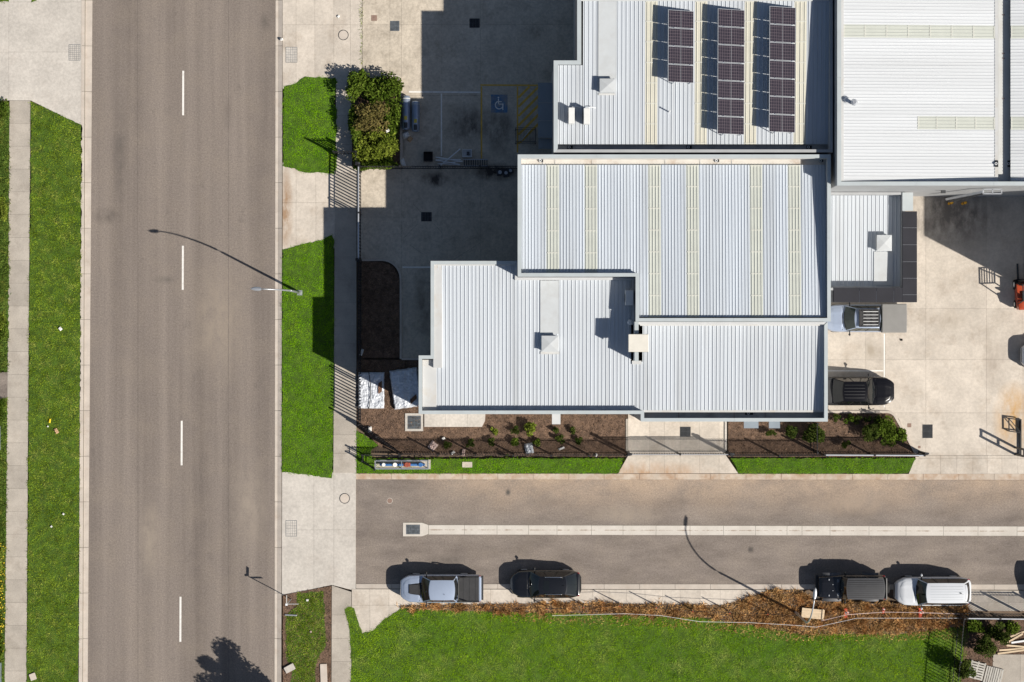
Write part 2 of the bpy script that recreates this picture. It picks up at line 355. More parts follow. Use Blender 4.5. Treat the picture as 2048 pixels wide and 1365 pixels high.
def blades(x, y, z, L, w, lean, rs):
    n = len(x); a = rs.uniform(0, 2 * np.pi, n); ln = L * rs.uniform(.5, 1.2, n); le = lean * rs.uniform(.3, 1.3, n)
    dx, dy = np.cos(a), np.sin(a); b = a + rs.uniform(1.2, 1.9, n); sx, sy = np.cos(b) * w / 2, np.sin(b) * w / 2
    V = np.empty((n, 3, 3)); V[:, 0] = np.stack([x - sx, y - sy, np.full(n, z)], 1); V[:, 1] = np.stack([x + sx, y + sy, np.full(n, z)], 1)
    V[:, 2] = np.stack([x + dx * ln * le, y + dy * ln * le, z + ln * np.sqrt(np.clip(1 - le ** 2, .05, 1))], 1)
    return V.reshape(-1, 3)
def leaves(c, n, size, rs, up=.5, asp=.45):
    """n diamond leaves at centres c (n,3)"""
    d = rs.normal(size=(n, 3)); d[:, 2] *= .6; d /= np.linalg.norm(d, axis=1)[:, None]
    nn = rs.normal(size=(n, 3)); nn[:, 2] = np.abs(nn[:, 2]) + up; s = np.cross(d, nn); s /= np.linalg.norm(s, axis=1)[:, None] + 1e-6
    L = (size * rs.uniform(.5, 1.6, n))[:, None]
    return np.stack([c - d * L / 2, c + s * L * asp / 2, c + d * L / 2, c - s * L * asp / 2], 1).reshape(-1, 3)
def pts(l, h=0): return [P(x, y, h) for x, y in l]
def clip(poly, axis, val, keep_greater):
    out = []; n = len(poly)
    for i in range(n):
        a, b = poly[i], poly[(i + 1) % n]; ia = (a[axis] >= val) == keep_greater; ib = (b[axis] >= val) == keep_greater
        if ia: out.append(a)
        if ia != ib:
            t = (val - a[axis]) / (b[axis] - a[axis]); out.append((a[0] + (b[0] - a[0]) * t, a[1] + (b[1] - a[1]) * t))
    return out
def area(p): return abs(sum(p[i][0] * p[(i + 1) % len(p)][1] - p[(i + 1) % len(p)][0] * p[i][1] for i in range(len(p)))) / 2
def slabs(name, label, cat, poly, z, mat, xc=(), yc=(), gap=.010, piece='concrete_slab', base='joint', thick=.12):
    """a paved piece of the setting: a base sheet with one slab object for each field between the joints (px lists)"""
    w = pts(poly); root = MB().prism(w, z - thick, z - .035).build(name, base)
    tag(root, label, cat, kind='structure')
    X = [-1e3] + sorted(PX(v) for v in xc) + [1e3]; Y = [-1e3] + sorted(PY(v) for v in yc) + [1e3]
    for i in range(len(X) - 1):
        for j in range(len(Y) - 1):
            p = w
            for ax, v, g in ((0, X[i] + gap / 2, True), (0, X[i + 1] - gap / 2, False), (1, Y[j] + gap / 2, True), (1, Y[j + 1] - gap / 2, False)):
                p = clip(p, ax, v, g)
                if len(p) < 3: break
            if len(p) < 3 or area(p) < .01: continue
            q = []
            for a in p:
                if not q or (abs(a[0] - q[-1][0]) + abs(a[1] - q[-1][1])) > 1e-4: q.append(a)
            MB().prism(q, z - .036, z).build(piece, mat, root)
    return root
def sheet(name, label, cat, poly, z, mat, z0=None, kind='structure'):
    o = MB().prism(pts(poly), z0 if z0 is not None else z - .08, z).build(name, mat); return tag(o, label, cat, kind=kind)
# ================================================================ GROUND AND SETTING
ZP = .10
g = MB().prism([(-400, -400), (400, -400), (400, 400), (-400, 400)], -.6, -.13).build('ground', 'earth')
tag(g, 'bare earth ground under the whole estate', 'ground', kind='structure')
road = sheet('main_road', 'wide grey brown asphalt main road with a dashed centre line', 'road', [(186, -90), (551, -90), (550, 700), (548, 1460), (174, 1460), (180, 700)], 0, 'asphalt_main')
for x, y0, y1 in ((366.5, -208, -120), (366.5, 142, 231), (365.8, 492, 580), (363.5, 842, 931), (361, 1194, 1284)):
    if y1 < -90: continue
    MB().prism(pts([(x - 1.9, y0), (x + 1.9, y0), (x + 1.6, y1), (x - 2.2, y1)]), .0015, .005).build('lane_dash', 'paint_white', road)
for x, y0, y1 in ((275, -80, 470), (276, 470, 1440), (457, -80, 1440)): MB().prism(pts([(x - .35, y0), (x + .35, y0), (x + .3, y1), (x - .4, y1)]), .001, .003).build('asphalt_seam', 'asphalt_seam', road)
side = sheet('side_street', 'asphalt side street with dusty edge and central spoon drain', 'road', [(710, 959), (2130, 961), (2130, 1169), (710, 1168)], -.002, 'asphalt_side')
def kerb_run(name, label, a0, a1, b0, b1, z, mat, n, slope=0):
    """kerb between edge line a and edge line b (px), cut into n pieces"""
    root = MB().prism(pts([a0, a1, b1, b0]), -.1, (-.045 if slope else z - .03)).build(name, 'joint'); tag(root, label, 'kerb', kind='structure')
    for i in range(n):
        t0, t1 = i / n, (i + 1) / n
        L = lambda p, q, t: (p[0] + (q[0] - p[0]) * t, p[1] + (q[1] - p[1]) * t)
        e = .004 / n
        q = pts([L(a0, a1, t0 + e), L(a0, a1, t1 - e), L(b0, b1, t1 - e), L(b0, b1, t0 + e)])
        if slope: MB().prism(q, -.04, lambda x, y, q=q: .014 if min(abs(x - w[0]) + abs(y - w[1]) for w in (q[:2] if slope > 0 else q[2:])) < 1e-6 else z).build('kerb_segment', mat, root)
        else: MB().prism(q, z - .032, z).build('kerb_segment', mat, root)
    return root
kerb_run('kerb', 'concrete kerb along the far verge side of the main road', (164, -90), (158, 1460), (170.5, -90), (165, 1460), .115, 'kerb', 17)
kerb_run('kerb_channel', 'flat concrete gutter channel below the far verge kerb', (171.2, -90), (165.6, 1460), (185.6, -90), (174.6, 1460), .012, 'kerb', 17)
kerb_run('kerb', 'concrete kerb between main road and the driveway crossovers', (557.5, -90), (554.5, 1460), (565, -90), (562.5, 1460), .09, 'kerb', 17, 1)
kerb_run('kerb_channel', 'flat concrete gutter channel on the crossover side of the main road', (551.4, -90), (548.8, 1460), (557.2, -90), (554.2, 1460), .012, 'kerb', 17)
kerb_run('kerb', 'dusty kerb between side street and the grass strips', (712, 947.5), (2130, 948.5), (712, 959), (2130, 960.5), .06, 'kerb_dusty', 20, -1)
kerb_run('kerb', 'pale kerb behind the cars parked in the side street', (712, 1168.5), (2130, 1169.5), (712, 1177.5), (2130, 1180), .07, 'kerb', 20, 1)
# far verge side
slabs('footpath', 'narrow slab footpath between the verge grass and the weedy fence line', 'footpath', [(20, 202), (61.5, 202), (56, 940), (53, 1460), (9, 1460), (16, 740)], ZP, 'concrete_grey', (), [202 + 45.6 * i for i in range(1, 28)])
slabs('driveway', 'pale concrete driveway crossing the verge opposite the units', 'driveway', [(-60, -90), (164, -90), (164, 252), (62, 201.5), (-60, 201.5)], ZP + .004, 'concrete_pale', (18.5,), (5, 105))
# crossover side of main road
slabs('driveway', 'wide concrete crossover with sawn joints leading to the hedge yard', 'driveway', [(565.5, -90), (724, -90), (724, 346), (672, 346), (672, 172), (565.5, 178)], ZP, 'concrete', (592.5, 630, 668, 701), (50.5, 178, 232, 290))
slabs('driveway', 'concrete crossover in front of the sliding gate', 'driveway', [(565.5, 326), (670, 326), (670, 497), (565.5, 503)], ZP, 'concrete', (592.5, 632), (406,))
slabs('footpath', 'slab footpath running along the black boundary fence', 'footpath', [(670.3, 346.4), (713, 346.4), (713, 946), (667, 946)], ZP, 'concrete_grey', (), (407, 514, 560, 606, 652, 688, 733, 779, 825, 870, 907))
slabs('driveway', 'broad pale concrete apron at the mouth of the side street', 'driveway', [(564.5, 938), (712, 946.4), (711.5, 1182), (664, 1170), (564, 1191)], ZP - .02, 'concrete_pale', (628, 668), (1060,))
slabs('footpath', 'slab footpath beside the small corner garden bed', 'footpath', [(664, 1171), (703, 1184), (703, 1460), (663, 1460)], ZP, 'concrete_grey', (), (1230, 1277, 1323, 1369))
slabs('footpath', 'pale slab footpath behind the parked cars', 'footpath', [(704, 1178.5), (1536, 1180), (1518, 1196), (1498, 1216), (805, 1216), (768, 1242), (742, 1268), (725, 1268), (704, 1216)], ZP, 'concrete', (740, 778, 818, 858, 899, 940, 981, 1022, 1063, 1104, 1145, 1185, 1218, 1253, 1290, 1325, 1360, 1400, 1440, 1482), (1210.5,))
slabs('footpath', 'pale slab footpath in the shadow of the tall silver railed fence', 'footpath', [(1934, 1181), (2130, 1181.5), (2130, 1222), (1934, 1222)], ZP, 'concrete', (1975, 2016, 2057, 2098), (1205,))
# yards
slabs('yard', 'concrete car yard with marked bays beside the hedge', 'yard', [(725, -90), (1165, -90), (1165, 338), (725, 338)], ZP, 'concrete_yard', (780, 803, 884, 961, 1060), (50.5, 192))
slabs('yard', 'concrete forecourt behind the sliding gate', 'yard', [(714, 338.5), (1045, 338.5), (1045, 725), (803, 725), (803, 557), (798, 538), (785, 525), (765, 520), (714, 520)], ZP, 'concrete_yard', (803, 884, 961), (435, 535, 566))
slabs('yard', 'broad pale concrete yard beside the dark trimmed office', 'yard', [(1610, 370), (2130, 370), (2130, 911), (1832, 911), (1797, 838), (1777, 822), (1610, 822)], ZP, 'concrete', (1731, 1770, 1851, 1972, 2045), (618, 720, 826))
slabs('driveway', 'concrete crossover from side street to the pale yard', 'driveway', [(1832, 911.5), (2130, 911.5), (2130, 948), (1817, 948)], ZP - .004, 'concrete', (1880, 1913, 1945, 1974, 2003, 2035), (917,))
slabs('driveway', 'short concrete driveway under the mesh shadow of its gate', 'driveway', [(1256, 815), (1450, 815), (1452, 912), (1476, 947), (1236, 947), (1256, 912)], ZP, 'concrete', (1299, 1329, 1360, 1399, 1438), (912,))
sheet('path', 'short asphalt path joining the far verge footpath', 'path', [(-60, 745), (16, 745), (15, 797), (-60, 797)], ZP - .005, 'asphalt_path')
slabs('yard', 'concrete pad beside the timber offcuts', 'yard', [(1985, 1309), (2130, 1309), (2130, 1460), (1985, 1460)], ZP, 'concrete_grey', (2040,), ())
# ---------------------------------------------------------------- bay lines and painted marks
def paint(name, label, poly, mat, z=ZP + .004):
    o = MB().prism(pts(poly), z - .0025, z).build(name, mat); return tag(o, label, 'road marking', 'painted yard markings', 'structure')
def line(label, x0, y0, x1, y1, w, mat='paint_white', name='bay_line'):
    d = Vector((x1 - x0, y1 - y0)).normalized() * w / 2; n = Vector((-d.y, d.x))
    return paint(name, label, [(x0 + n.x, y0 + n.y), (x1 + n.x, y1 + n.y), (x1 - n.x, y1 - n.y), (x0 - n.x, y0 - n.y)], mat)
line('white bay line along the head of the shaded parking bays', 818, 184.5, 961, 185.5, 3.2)
line('white line between two shaded parking bays', 883, 188, 883, 313, 2.6)
line('white bay line beside the black mulch island', 805, 535, 900, 535, 3)
line('long white bay line behind the grey canopied ute', 1768, 668, 1768, 815, 2.6)
line('short white bay line beside the black dual cab', 1655, 742, 1766, 742, 2.6)
line('yellow border line at the head of the accessible bay', 961, 171, 1076, 171.5, 3, 'paint_yellow')
line('yellow border line along the edge of the accessible bay', 963, 174, 963, 318, 3, 'paint_yellow')
line('yellow line between accessible bay and hatched zone', 1035, 174, 1035, 306, 3, 'paint_yellow')
for i in range(8):
    y = 188 + i * 18.5
    a, b = (1037, y + 8), (1078, y - 33)
    if b[1] < 174: b = (a[0] + (a[1] - 174), 174)
    if a[1] > 300: continue
    line('diagonal yellow stripe in the hatched zone beside the pale canopy', a[0], a[1], b[0], b[1], 4.6, 'paint_yellow', 'hatch_stripe')
for q in ((835, 449, 807, 477), (907, 520, 960, 487), (819, 490, 845, 508), (868, 449, 884, 466), (842, 425, 826, 408)): line('diagonal sawn joint radiating across the shaded forecourt', *q, .5, 'joint', 'sawn_joint')
bs = paint('accessible_symbol', 'blue painted square with white wheelchair symbol', [(982, 190), (1015, 190), (1015, 226), (982, 226)], 'paint_blue')
bs['category'] = 'road marking'
cx, cy = P(999, 211); sy = MB().ring(cx - .02, cy, .22, .29, ZP + .005, ZP + .0075, 20, R(110), R(385))
sy.box(cx - .10, cx - .03, cy + .05, cy + .42, ZP + .0085, ZP + .011); sy.cyl(cx - .07, cy + .50, ZP + .005, ZP + .009, .055, 12)
sy.box(cx - .03, cx + .2, cy + .03, cy + .09, ZP + .0085, ZP + .011); sy.box(cx + .18, cx + .26, cy - .32, cy + .09, ZP + .0095, ZP + .012); sy.box(cx - .03, cx + .14, cy + .2, cy + .26, ZP + .0085, ZP + .011)
sy.build('wheelchair_symbol', 'paint_white', bs)
# ---------------------------------------------------------------- spoon drain and its grate
root = MB().prism(pts([(806, 1045), (842, 1045), (858, 1050), (2130, 1053), (2130, 1073), (858, 1069), (842, 1073.5), (806, 1073.5)]), -.1, .001).build('spoon_drain', 'joint')
tag(root, 'pale concrete spoon drain down the middle of the side street', 'drain', kind='structure')
xs = [857, 929, 994, 1057, 1114, 1183, 1246, 1312, 1380, 1447, 1511, 1574, 1604, 1660, 1738, 1812, 1887, 1956, 2034, 2130]
for a, b in zip(xs, xs[1:]):
    f = lambda x: 1060 + (x - 857) * .0024
    m = MB(); xa, xb = PX(a + .35), PX(b - .35); hw = .31; n = (xb - xa) / 2
    sec = [(-hw, .012), (-.12, .006), (0, .0035), (.12, .006), (hw, .012)]
    vs = [(x, y, z) for x in (-n, n) for y, z in sec] + [(x, y, -.05) for x in (-n, n) for y in (-hw, hw)]
    m.add(vs, [(k, k + 1, k + 6, k + 5) for k in range(4)] + [(0, 5, 12, 10), (4, 9, 13, 11)])
    m.build('drain_slab', 'drain_concrete', root, loc=((xa + xb) / 2, PY(f((a + b) / 2)), 0))
MB().prism(pts([(806, 1046), (812, 1046), (812, 1073), (806, 1073)]), .001, .02).build('surround', 'drain_concrete', root)
MB().prism(pts([(840, 1046), (844, 1046), (856.5, 1050.5), (856.5, 1068.5), (844, 1073), (840, 1073)]), .001, .02).build('surround', 'drain_concrete', root)
MB().prism(pts([(812, 1046), (840, 1046), (840, 1049.5), (812, 1049.5)]), .001, .02).build('surround', 'drain_concrete', root)
MB().prism(pts([(812, 1069), (840, 1069), (840, 1073), (812, 1073)]), .001, .02).build('surround', 'drain_concrete', root)
def grate(label, x0, y0, x1, y1, z, nbars, along='y', mat='steel_grate', surround=0, frame=.03, cross=1, rz=0, name='drain_grate', barw=.5):
    """x0.. px: a grating of bars over a dark pit"""
    c = P((x0 + x1) / 2, (y0 + y1) / 2); w = (x1 - x0) / S / 2; h = (y1 - y0) / S / 2
    t = thing(name, label, 'drain', (c[0], c[1], z), rz)
    MB().box(-w, w, -h, h, -.045, .003).build('pit', 'pit_void', t)
    m = MB().box(-w, -w + frame, -h, h, .0035, .02).box(w - frame, w, -h, h, .0035, .02).box(-w + frame, w - frame, -h, -h + frame, .0035, .02).box(-w + frame, w - frame, h - frame, h, .0035, .02)
    m.build('frame', mat, t)
    for i in range(nbars):
        k = MB(); u = (i + .5) / nbars * 2 - 1
        if along == 'y': bw = w / nbars * barw; k.box(u * (w - frame) - bw, u * (w - frame) + bw, -h + frame, h - frame, .005, .017)
        else: bh = h / nbars * barw; k.box(-w + frame, w - frame, u * (h - frame) - bh, u * (h - frame) + bh, .005, .017)
        k.build('bar', mat, t)
    for i in range(cross):
        u = (i + 1) / (cross + 1) * 2 - 1
        k = MB()
        if along == 'y': k.box(-w + frame, w - frame, u * h - .012, u * h + .012, .006, .0185)
        else: k.box(u * w - .012, u * w + .012, -h + frame, h - frame, .006, .0185)
        k.build('cross_bar', mat, t)
    if surround:
        s = surround
        MB().box(-w - s, -w, -h - s, h + s, -.03, .035).box(w, w + s, -h - s, h + s, -.03, .035).box(-w, w, -h - s, -h, -.03, .035).box(-w, w, h, h + s, -.03, .035).build('surround', 'concrete_pale', t)
    return t
grate('cast grate at the head of the spoon drain', 812, 1050, 839.5, 1068.5, .002, 11, 'y', frame=.03)
def pit_lid(label, x0, y0, x1, y1, z, n=(6, 8), mat='concrete_pale', line='steel_grate'):
    c = P((x0 + x1) / 2, (y0 + y1) / 2); w = (x1 - x0) / S / 2; h = (y1 - y0) / S / 2
    t = thing('pit_lid', label, 'pit lid', (c[0], c[1], z))
    MB().box(-w, w, -h, h, -.03, .004).build('lid', mat, t)
    m = MB(); f = .025
    m.box(-w, -w + f, -h, h, .0045, .012).box(w - f, w, -h, h, .0045, .012).box(-w + f, w - f, -h, -h + f, .0045, .012).box(-w + f, w - f, h - f, h, .0045, .012); m.build('frame', line, t)
    k = MB()
    for i in range(1, n[0]): k.box(-w + 2 * w * i / n[0] - .006, -w + 2 * w * i / n[0] + .006, -h + f, h - f, .0045, .008)
    for i in range(1, n[1]): k.box(-w + f, w - f, -h + 2 * h * i / n[1] - .006, -h + 2 * h * i / n[1] + .006, .0055, .0095)
    k.build('grid_bars', line, t)['kind'] = 'stuff'
pit_lid('gridded pit lid in the driveway opposite the units', 138.5, 90, 161.5, 122, ZP + .005)
pit_lid('gridded pit lid in the wide crossover near the hedge', 572, 95, 595, 126, ZP + .002, (5, 6))
pit_lid('gridded pit lid in the pale apron at the side street mouth', 572, 1041, 594, 1073, ZP - .018, (5, 6))
def small_lid(label, x, y, w, h, mat, z=ZP):
    c = P(x, y); t = MB().prism([(-w / S / 2 + .02, -h / S / 2), (w / S / 2 - .02, -h / S / 2), (w / S / 2, -h / S / 2 + .02), (w / S / 2, h / S / 2 - .02), (w / S / 2 - .02, h / S / 2), (-w / S / 2 + .02, h / S / 2), (-w / S / 2, h / S / 2 - .02), (-w / S / 2, -h / S / 2 + .02)], -.02, .01).build('service_cover', mat, None, bevel=.004, loc=(c[0], c[1], z)); tag(t, label, 'cover')
small_lid('small square rusty cover in the hedge yard', 748.5, 37, 11.5, 11.5, 'rust_lid')
small_lid('small square rusty cover by the kerbed garden bed corner', 1818, 851, 8, 8, 'rust_lid')
small_lid('tiny rusty cover near the gate end post', 1838, 894.5, 5, 5, 'rust_lid')
small_lid('pink concrete cover set in the grass strip', 934.5, 929.5, 20, 11, 'kerb', ZP + .05)
grate('steel drain grate on the sunny concrete beside the hedge yard', 781, 43, 799, 63, ZP, 8, 'y')
grate('dark drain grate in the building shadow of the hedge yard', 939, 38, 959.5, 56.5, ZP, 6, 'y', 'steel_dark')
grate('dark drain grate in the shaded forecourt', 842.5, 425, 863.5, 443.5, ZP, 6, 'y', 'steel_dark')
grate('steel drain grate in the short gated driveway', 1360, 854, 1381, 873, ZP, 8, 'y', 'steel_dark')
grate('large ribbed drain grate in the pale yard', 1844.5, 849.5, 1864.5, 876.5, ZP, 8, 'y', 'steel_dark')
grate('drain grate with pale concrete surround in the brown mulch', 815, 831.5, 842, 858, ZP + .03, 9, 'x', 'steel_grate', .15)
def manhole(label, x, y, r, z, inner='concrete_pale'):
    c = P(x, y); t = thing('manhole_cover', label, 'manhole', (c[0], c[1], z)); r /= S
    MB().cyl(0, 0, -.02, .006, r * .86, 28).build('lid', inner, t); MB().ring(0, 0, r * .88, r, -.02, .009, 28).build('ring', 'steel_dark' if inner != 'rust_lid' else 'concrete_pale', t)
manhole('round manhole cover in the wide crossover near the hedge', 687, 71, 10.5, ZP, 'kerb')
manhole('round manhole cover in the pale apron beside grass', 689.5, 997, 10.5, ZP - .018, 'kerb')
manhole('small round valve cover ringed in white on the side street', 779.5, 1002, 5.8, .001, 'rust_lid')
# ---------------------------------------------------------------- garden beds and kerbing
def chips(name, poly, dens, z, mat, seed, size=.07, parent=None):
    rs = np.random.RandomState(seed); x, y = scatter(pts(poly), dens, rs, .03); n = len(x)
    c = np.stack([x, y, z + rs.uniform(.0, .04, n)], 1); V = leaves(c, n, size, rs, 1.2, .45)
    V[:, 2] = np.maximum(V[:, 2], z - .01)
    return np_mesh(name, V, 4, mat, rs.rand(n), parent)
def bed(label, poly, seed, dens=170, mat='mulch', cm='mulch_chip', z=ZP + .02):
    root = sheet('mulch_bed', label, 'garden bed', poly, z, mat, z - .15); c = chips('bark_chips', poly, dens, z, cm, seed, parent=root); c['kind'] = 'stuff'; return root
bed('dark mulch island with curved concrete edging', [(724, 523), (765, 524), (787, 535), (798.5, 556), (799.5, 716), (724, 716)], 1)
BED_W = [(714, 720), (850, 720), (850, 800), (1256, 800), (1252, 914), (802, 910), (757, 892), (714, 845)]
bed('long brown mulch bed along the wall of the lettable unit', BED_W, 2)
BED_E = [(1456, 812), (1656, 812), (1656, 824), (1776, 826), (1795, 840), (1829, 908), (1838, 914), (1456, 914)]
bed('brown mulch bed with shrubs ending at the pale yard', BED_E, 3)
bed('mulch border of the small corner garden', [(566, 1190), (663, 1172), (662, 1460), (566, 1460)], 4)
bed('mulch patch behind the picket fence near the timber offcuts', [(1932, 1238), (2130, 1238), (2130, 1308), (1984, 1308), (1984, 1460), (1912, 1460)], 5)
def edging(label, path, w, z=ZP + .07, mat='kerb', seg=28):
    path = [Vector(p) for p in path]; n = len(path); left = []; right = []
    for i, p in enumerate(path):
        d = (path[min(i + 1, n - 1)] - path[max(i - 1, 0)]).normalized(); k = Vector((-d.y, d.x)) * w / 2
        left.append(p + k); right.append(p - k)
    t = thing('garden_edging', label, 'edging')
    for i in range(n - 1):
        a, b, c, d = left[i], left[i + 1], right[i + 1], right[i]
        MB().prism(pts([tuple(a), tuple(b), tuple(c), tuple(d)]), 0, z).build('edging_block', mat, t)
def arc(cx, cy, r, a0, a1, n): return [(cx + r * math.cos(R(a0 + (a1 - a0) * i / n)), cy + r * math.sin(R(a0 + (a1 - a0) * i / n))) for i in range(n + 1)]
edging('curved concrete edging round the dark mulch island', [(724, 521)] + arc(764, 558, 37.5, -90, 0, 8) + [(801.7, 640), (801.7, 718)], 4)
edging('straight concrete edging at the end of the dark mulch island', [(804, 718.5), (860, 718.5)], 4)
edging('curved concrete edging round the hedge bed', [(752, 153), (790, 154)] + arc(790, 165, 12, -90, 0, 5) + [(802.5, 190), (803, 335)], 5)
edging('curved concrete edging between shrub bed and pale yard', [(1640, 824), (1773, 824)] + arc(1773, 844, 20, -90, -30, 5) + [(1812, 872), (1830, 906)], 5)
edging('concrete strip beside the short gated driveway', [(1253.5, 838), (1253.5, 906)], 4, mat='concrete_grey')
edging('concrete strip on the shrub bed side of the short gated driveway', [(1451, 838), (1451, 902)], 4, mat='concrete_pale')
# ---------------------------------------------------------------- lawns and verges
def lawn(name, label, poly, mat, seed, dens=700, L=.085, w=.022, lean=.75, z=ZP + .015, soil='grass_soil', rag=.08, jit=.055):
    root = MB().prism(ragged(pts(poly), .22, rag * .8, seed + 50), z - .2, z).build(name, soil); tag(root, label, 'grass', kind='structure'); rs = np.random.RandomState(seed)
    p = ragged(pts(poly), .3, rag, seed); x, y = scatter(p, dens, rs, jit)
    # clumps: density follows a soft patch pattern
    L = L * (.65 + .7 * (.5 + .5 * np.sin(x * 3.1 + 2 * np.sin(y * 1.7)) * np.sin(y * 2.7 + 1.5 * np.sin(x * 2.3)))); o = np_mesh('grass_blades', blades(x, y, z - .005, L, w, lean, rs), 3, mat, rs.rand(len(x)), root); o['kind'] = 'stuff'
    return root
lawn('verge_grass', 'long green grass verge beside the narrow slab footpath', [(63, 204), (164, 252), (160, 900), (156, 1460), (54, 1460), (58, 900)], 'grass_natural', 1, 750, .10)
lawn('verge_grass', 'small grass corner beyond the pale verge driveway', [(-40, -90), (16, -90), (17, 4), (-40, 5)], 'grass_natural', 12)
lawn('verge_grass', 'thin grass tip between driveway and kerb opposite the units', [(62, -90), (120, -90), (74, 1), (64, 5)], 'grass_natural', 13)
lawn('weedy_verge', 'weedy grass strip behind the narrow slab footpath', [(-40, 204), (19, 206), (18, 640), (15, 743), (-40, 743)], 'grass_tall', 2, 600, .2, .035)
lawn('weedy_verge', 'weedy strip with yellow flowers behind the narrow slab footpath', [(-40, 799), (15, 799), (13, 1000), (8, 1460), (-40, 1460)], 'grass_tall', 3, 600, .22, .035)
GA = [(568, 173), (594, 168), (600, 160), (612, 155), (672, 157), (674, 165), (670, 180), (672, 200), (668, 205), (673, 220), (675, 230), (671, 245), (676, 258), (674, 270), (670, 290), (675, 305), (673, 335), (668, 349), (640, 346), (605, 345), (590, 338), (567, 333)]
lawn('verge_grass', 'bright green grass patch beside the leafy hedge', GA, 'grass_vivid', 4, 800, rag=.055)
lawn('verge_grass', 'long bright green verge with a pole between road and footpath', [(566, 501), (612, 487), (645, 481), (664, 470), (668, 480), (668, 722), (667, 805), (665, 957), (630, 952), (564, 944)], 'grass_vivid', 5, 800, rag=.055)
lawn('verge_grass', 'green grass strip with the pipe cage beside the side street kerb', [(713, 862), (735, 875), (757, 890), (740, 903), (745, 918), (870, 918), (1246, 917), (1237, 947), (714, 947)], 'grass_vivid', 6, 800, rag=.055)
lawn('verge_grass', 'green grass strip between shrub bed and side street', [(1462, 917), (1832, 917), (1815, 947), (1478, 947)], 'grass_vivid', 7, 800, rag=.055)
lawn('garden_grass', 'dark grass patch inside the small corner garden', [(595, 1187), (648, 1182), (652, 1290), (632, 1325), (627, 1460), (577, 1460), (585, 1340), (573, 1315), (573, 1230), (595, 1212)], 'grass_natural', 8, 800, .12, z=ZP + .03)
LAWN = [(690, 1220), (698, 1212), (708, 1217), (715, 1240), (724, 1266), (745, 1262), (770, 1238), (805, 1216), (1100, 1226), (1400, 1235), (1600, 1260), (1800, 1262), (1938, 1252), (1925, 1365), (1912, 1460), (698, 1460), (703, 1330), (700, 1260)]
lawn('lawn', 'big open lawn on the vacant corner lot', LAWN, 'grass_lawn', 9, 750, .10, rag=.05)
# dry grass bank
DRY = [(800, 1211), (1000, 1208), (1150, 1206), (1300, 1208), (1440, 1211), (1500, 1196), (1530, 1184), (1590, 1180), (1625, 1200), (1700, 1206), (1932, 1208), (1936, 1250), (1800, 1268), (1600, 1268), (1500, 1250), (1400, 1234), (1150, 1226), (900, 1221), (800, 1216)]
root = sheet('dry_grass_bank', 'bank of dry brown grass between footpath and the big lawn', 'dry grass', DRY, ZP + .03, 'earth', -.1)
rs = np.random.RandomState(21); x, y = scatter(ragged(pts(DRY), .3, .12, 4), 420, rs, .07)
V = blades(x, y, ZP, .30, .045, .8, rs); np_mesh('dry_blades', V, 3, 'grass_dry', rs.rand(len(x)), root)['kind'] = 'stuff'
# dry tussocks make the outline uneven
tx, ty = scatter(pts(DRY), 3.0, rs, .1); xx = np.repeat(tx, 90) + rs.normal(0, .10, len(tx) * 90); yy = np.repeat(ty, 90) + rs.normal(0, .10, len(tx) * 90)
np_mesh('dry_tussocks', blades(xx, yy, ZP + .02, .42, .04, .7, rs), 3, 'grass_dry', np.clip(np.repeat(rs.rand(len(tx)), 90) * .6 + rs.rand(len(xx)) * .4, 0, 1), root)['kind'] = 'stuff'
def tuft_row(name, label, poly, mat, seed, dens, L, w, lean, z=ZP):
    rs = np.random.RandomState(seed); x, y = scatter(pts(poly), dens, rs, .05)
    o = np_mesh(name, blades(x, y, z, L, w, lean, rs), 3, mat, rs.rand(len(x))); tag(o, label, 'weeds', kind='stuff')
tuft_row('joint_weeds', 'thin line of weeds growing in the driveway joint by the hedge', [(722, -90), (726, -90), (726, 30), (724, 60), (725, 130), (722, 130), (722, 60), (721, 30)], 'grass_natural', 31, 260, .16, .03, .8)
tuft_row('yellow_flowers', 'yellow flowers among the weeds by the narrow slab footpath', [(-30, 1080), (12, 1080), (9, 1300), (-30, 1300)], 'flower_yellow', 32, 55, .10, .09, .9, ZP + .14)
tuft_row('verge_tussocks', 'yellowish rough tufts where lawn meets the dry bank', [(1000, 1228), (1400, 1240), (1600, 1262), (1930, 1262), (1930, 1276), (1600, 1285), (1400, 1258), (1000, 1240)], 'grass_dry', 33, 70, .22, .035, .85, ZP + .02)
# ================================================================ BUILDINGS
_rc = {}
def sheet_mesh(w, nr, length, z0, z1, axis, mat, hr=.034):
    key = (round(w, 4), nr, round(length, 3), round(z0 - z1, 4), axis, mat)
    if key in _rc: return _rc[key]
    p = w / nr; sec = [(0, 0)]
    for i in range(nr):
        c = (i + .5) * p
        sec += [(c - .034, 0), (c - .015, hr), (c + .015, hr), (c + .034, 0)]
        if i < nr - 1: sec += [(c + p / 2 - .02, 0), (c + p / 2, .005), (c + p / 2 + .02, 0)]
    sec.append((w, 0)); n = len(sec); vs = []
    for t, dz in ((0, 0), (length, z1 - z0)):
        for u, z in sec: vs.append((u, t, z + dz) if axis == 'y' else (t, u, z + dz))
    me = MB().add(vs, [(i, i + 1, n + i + 1, n + i) for i in range(n - 1)]).mesh('roof_sheet', mat)
    # normals up
    if me.polygons[0].normal.z < 0: me.flip_normals()
    _rc[key] = me; return me
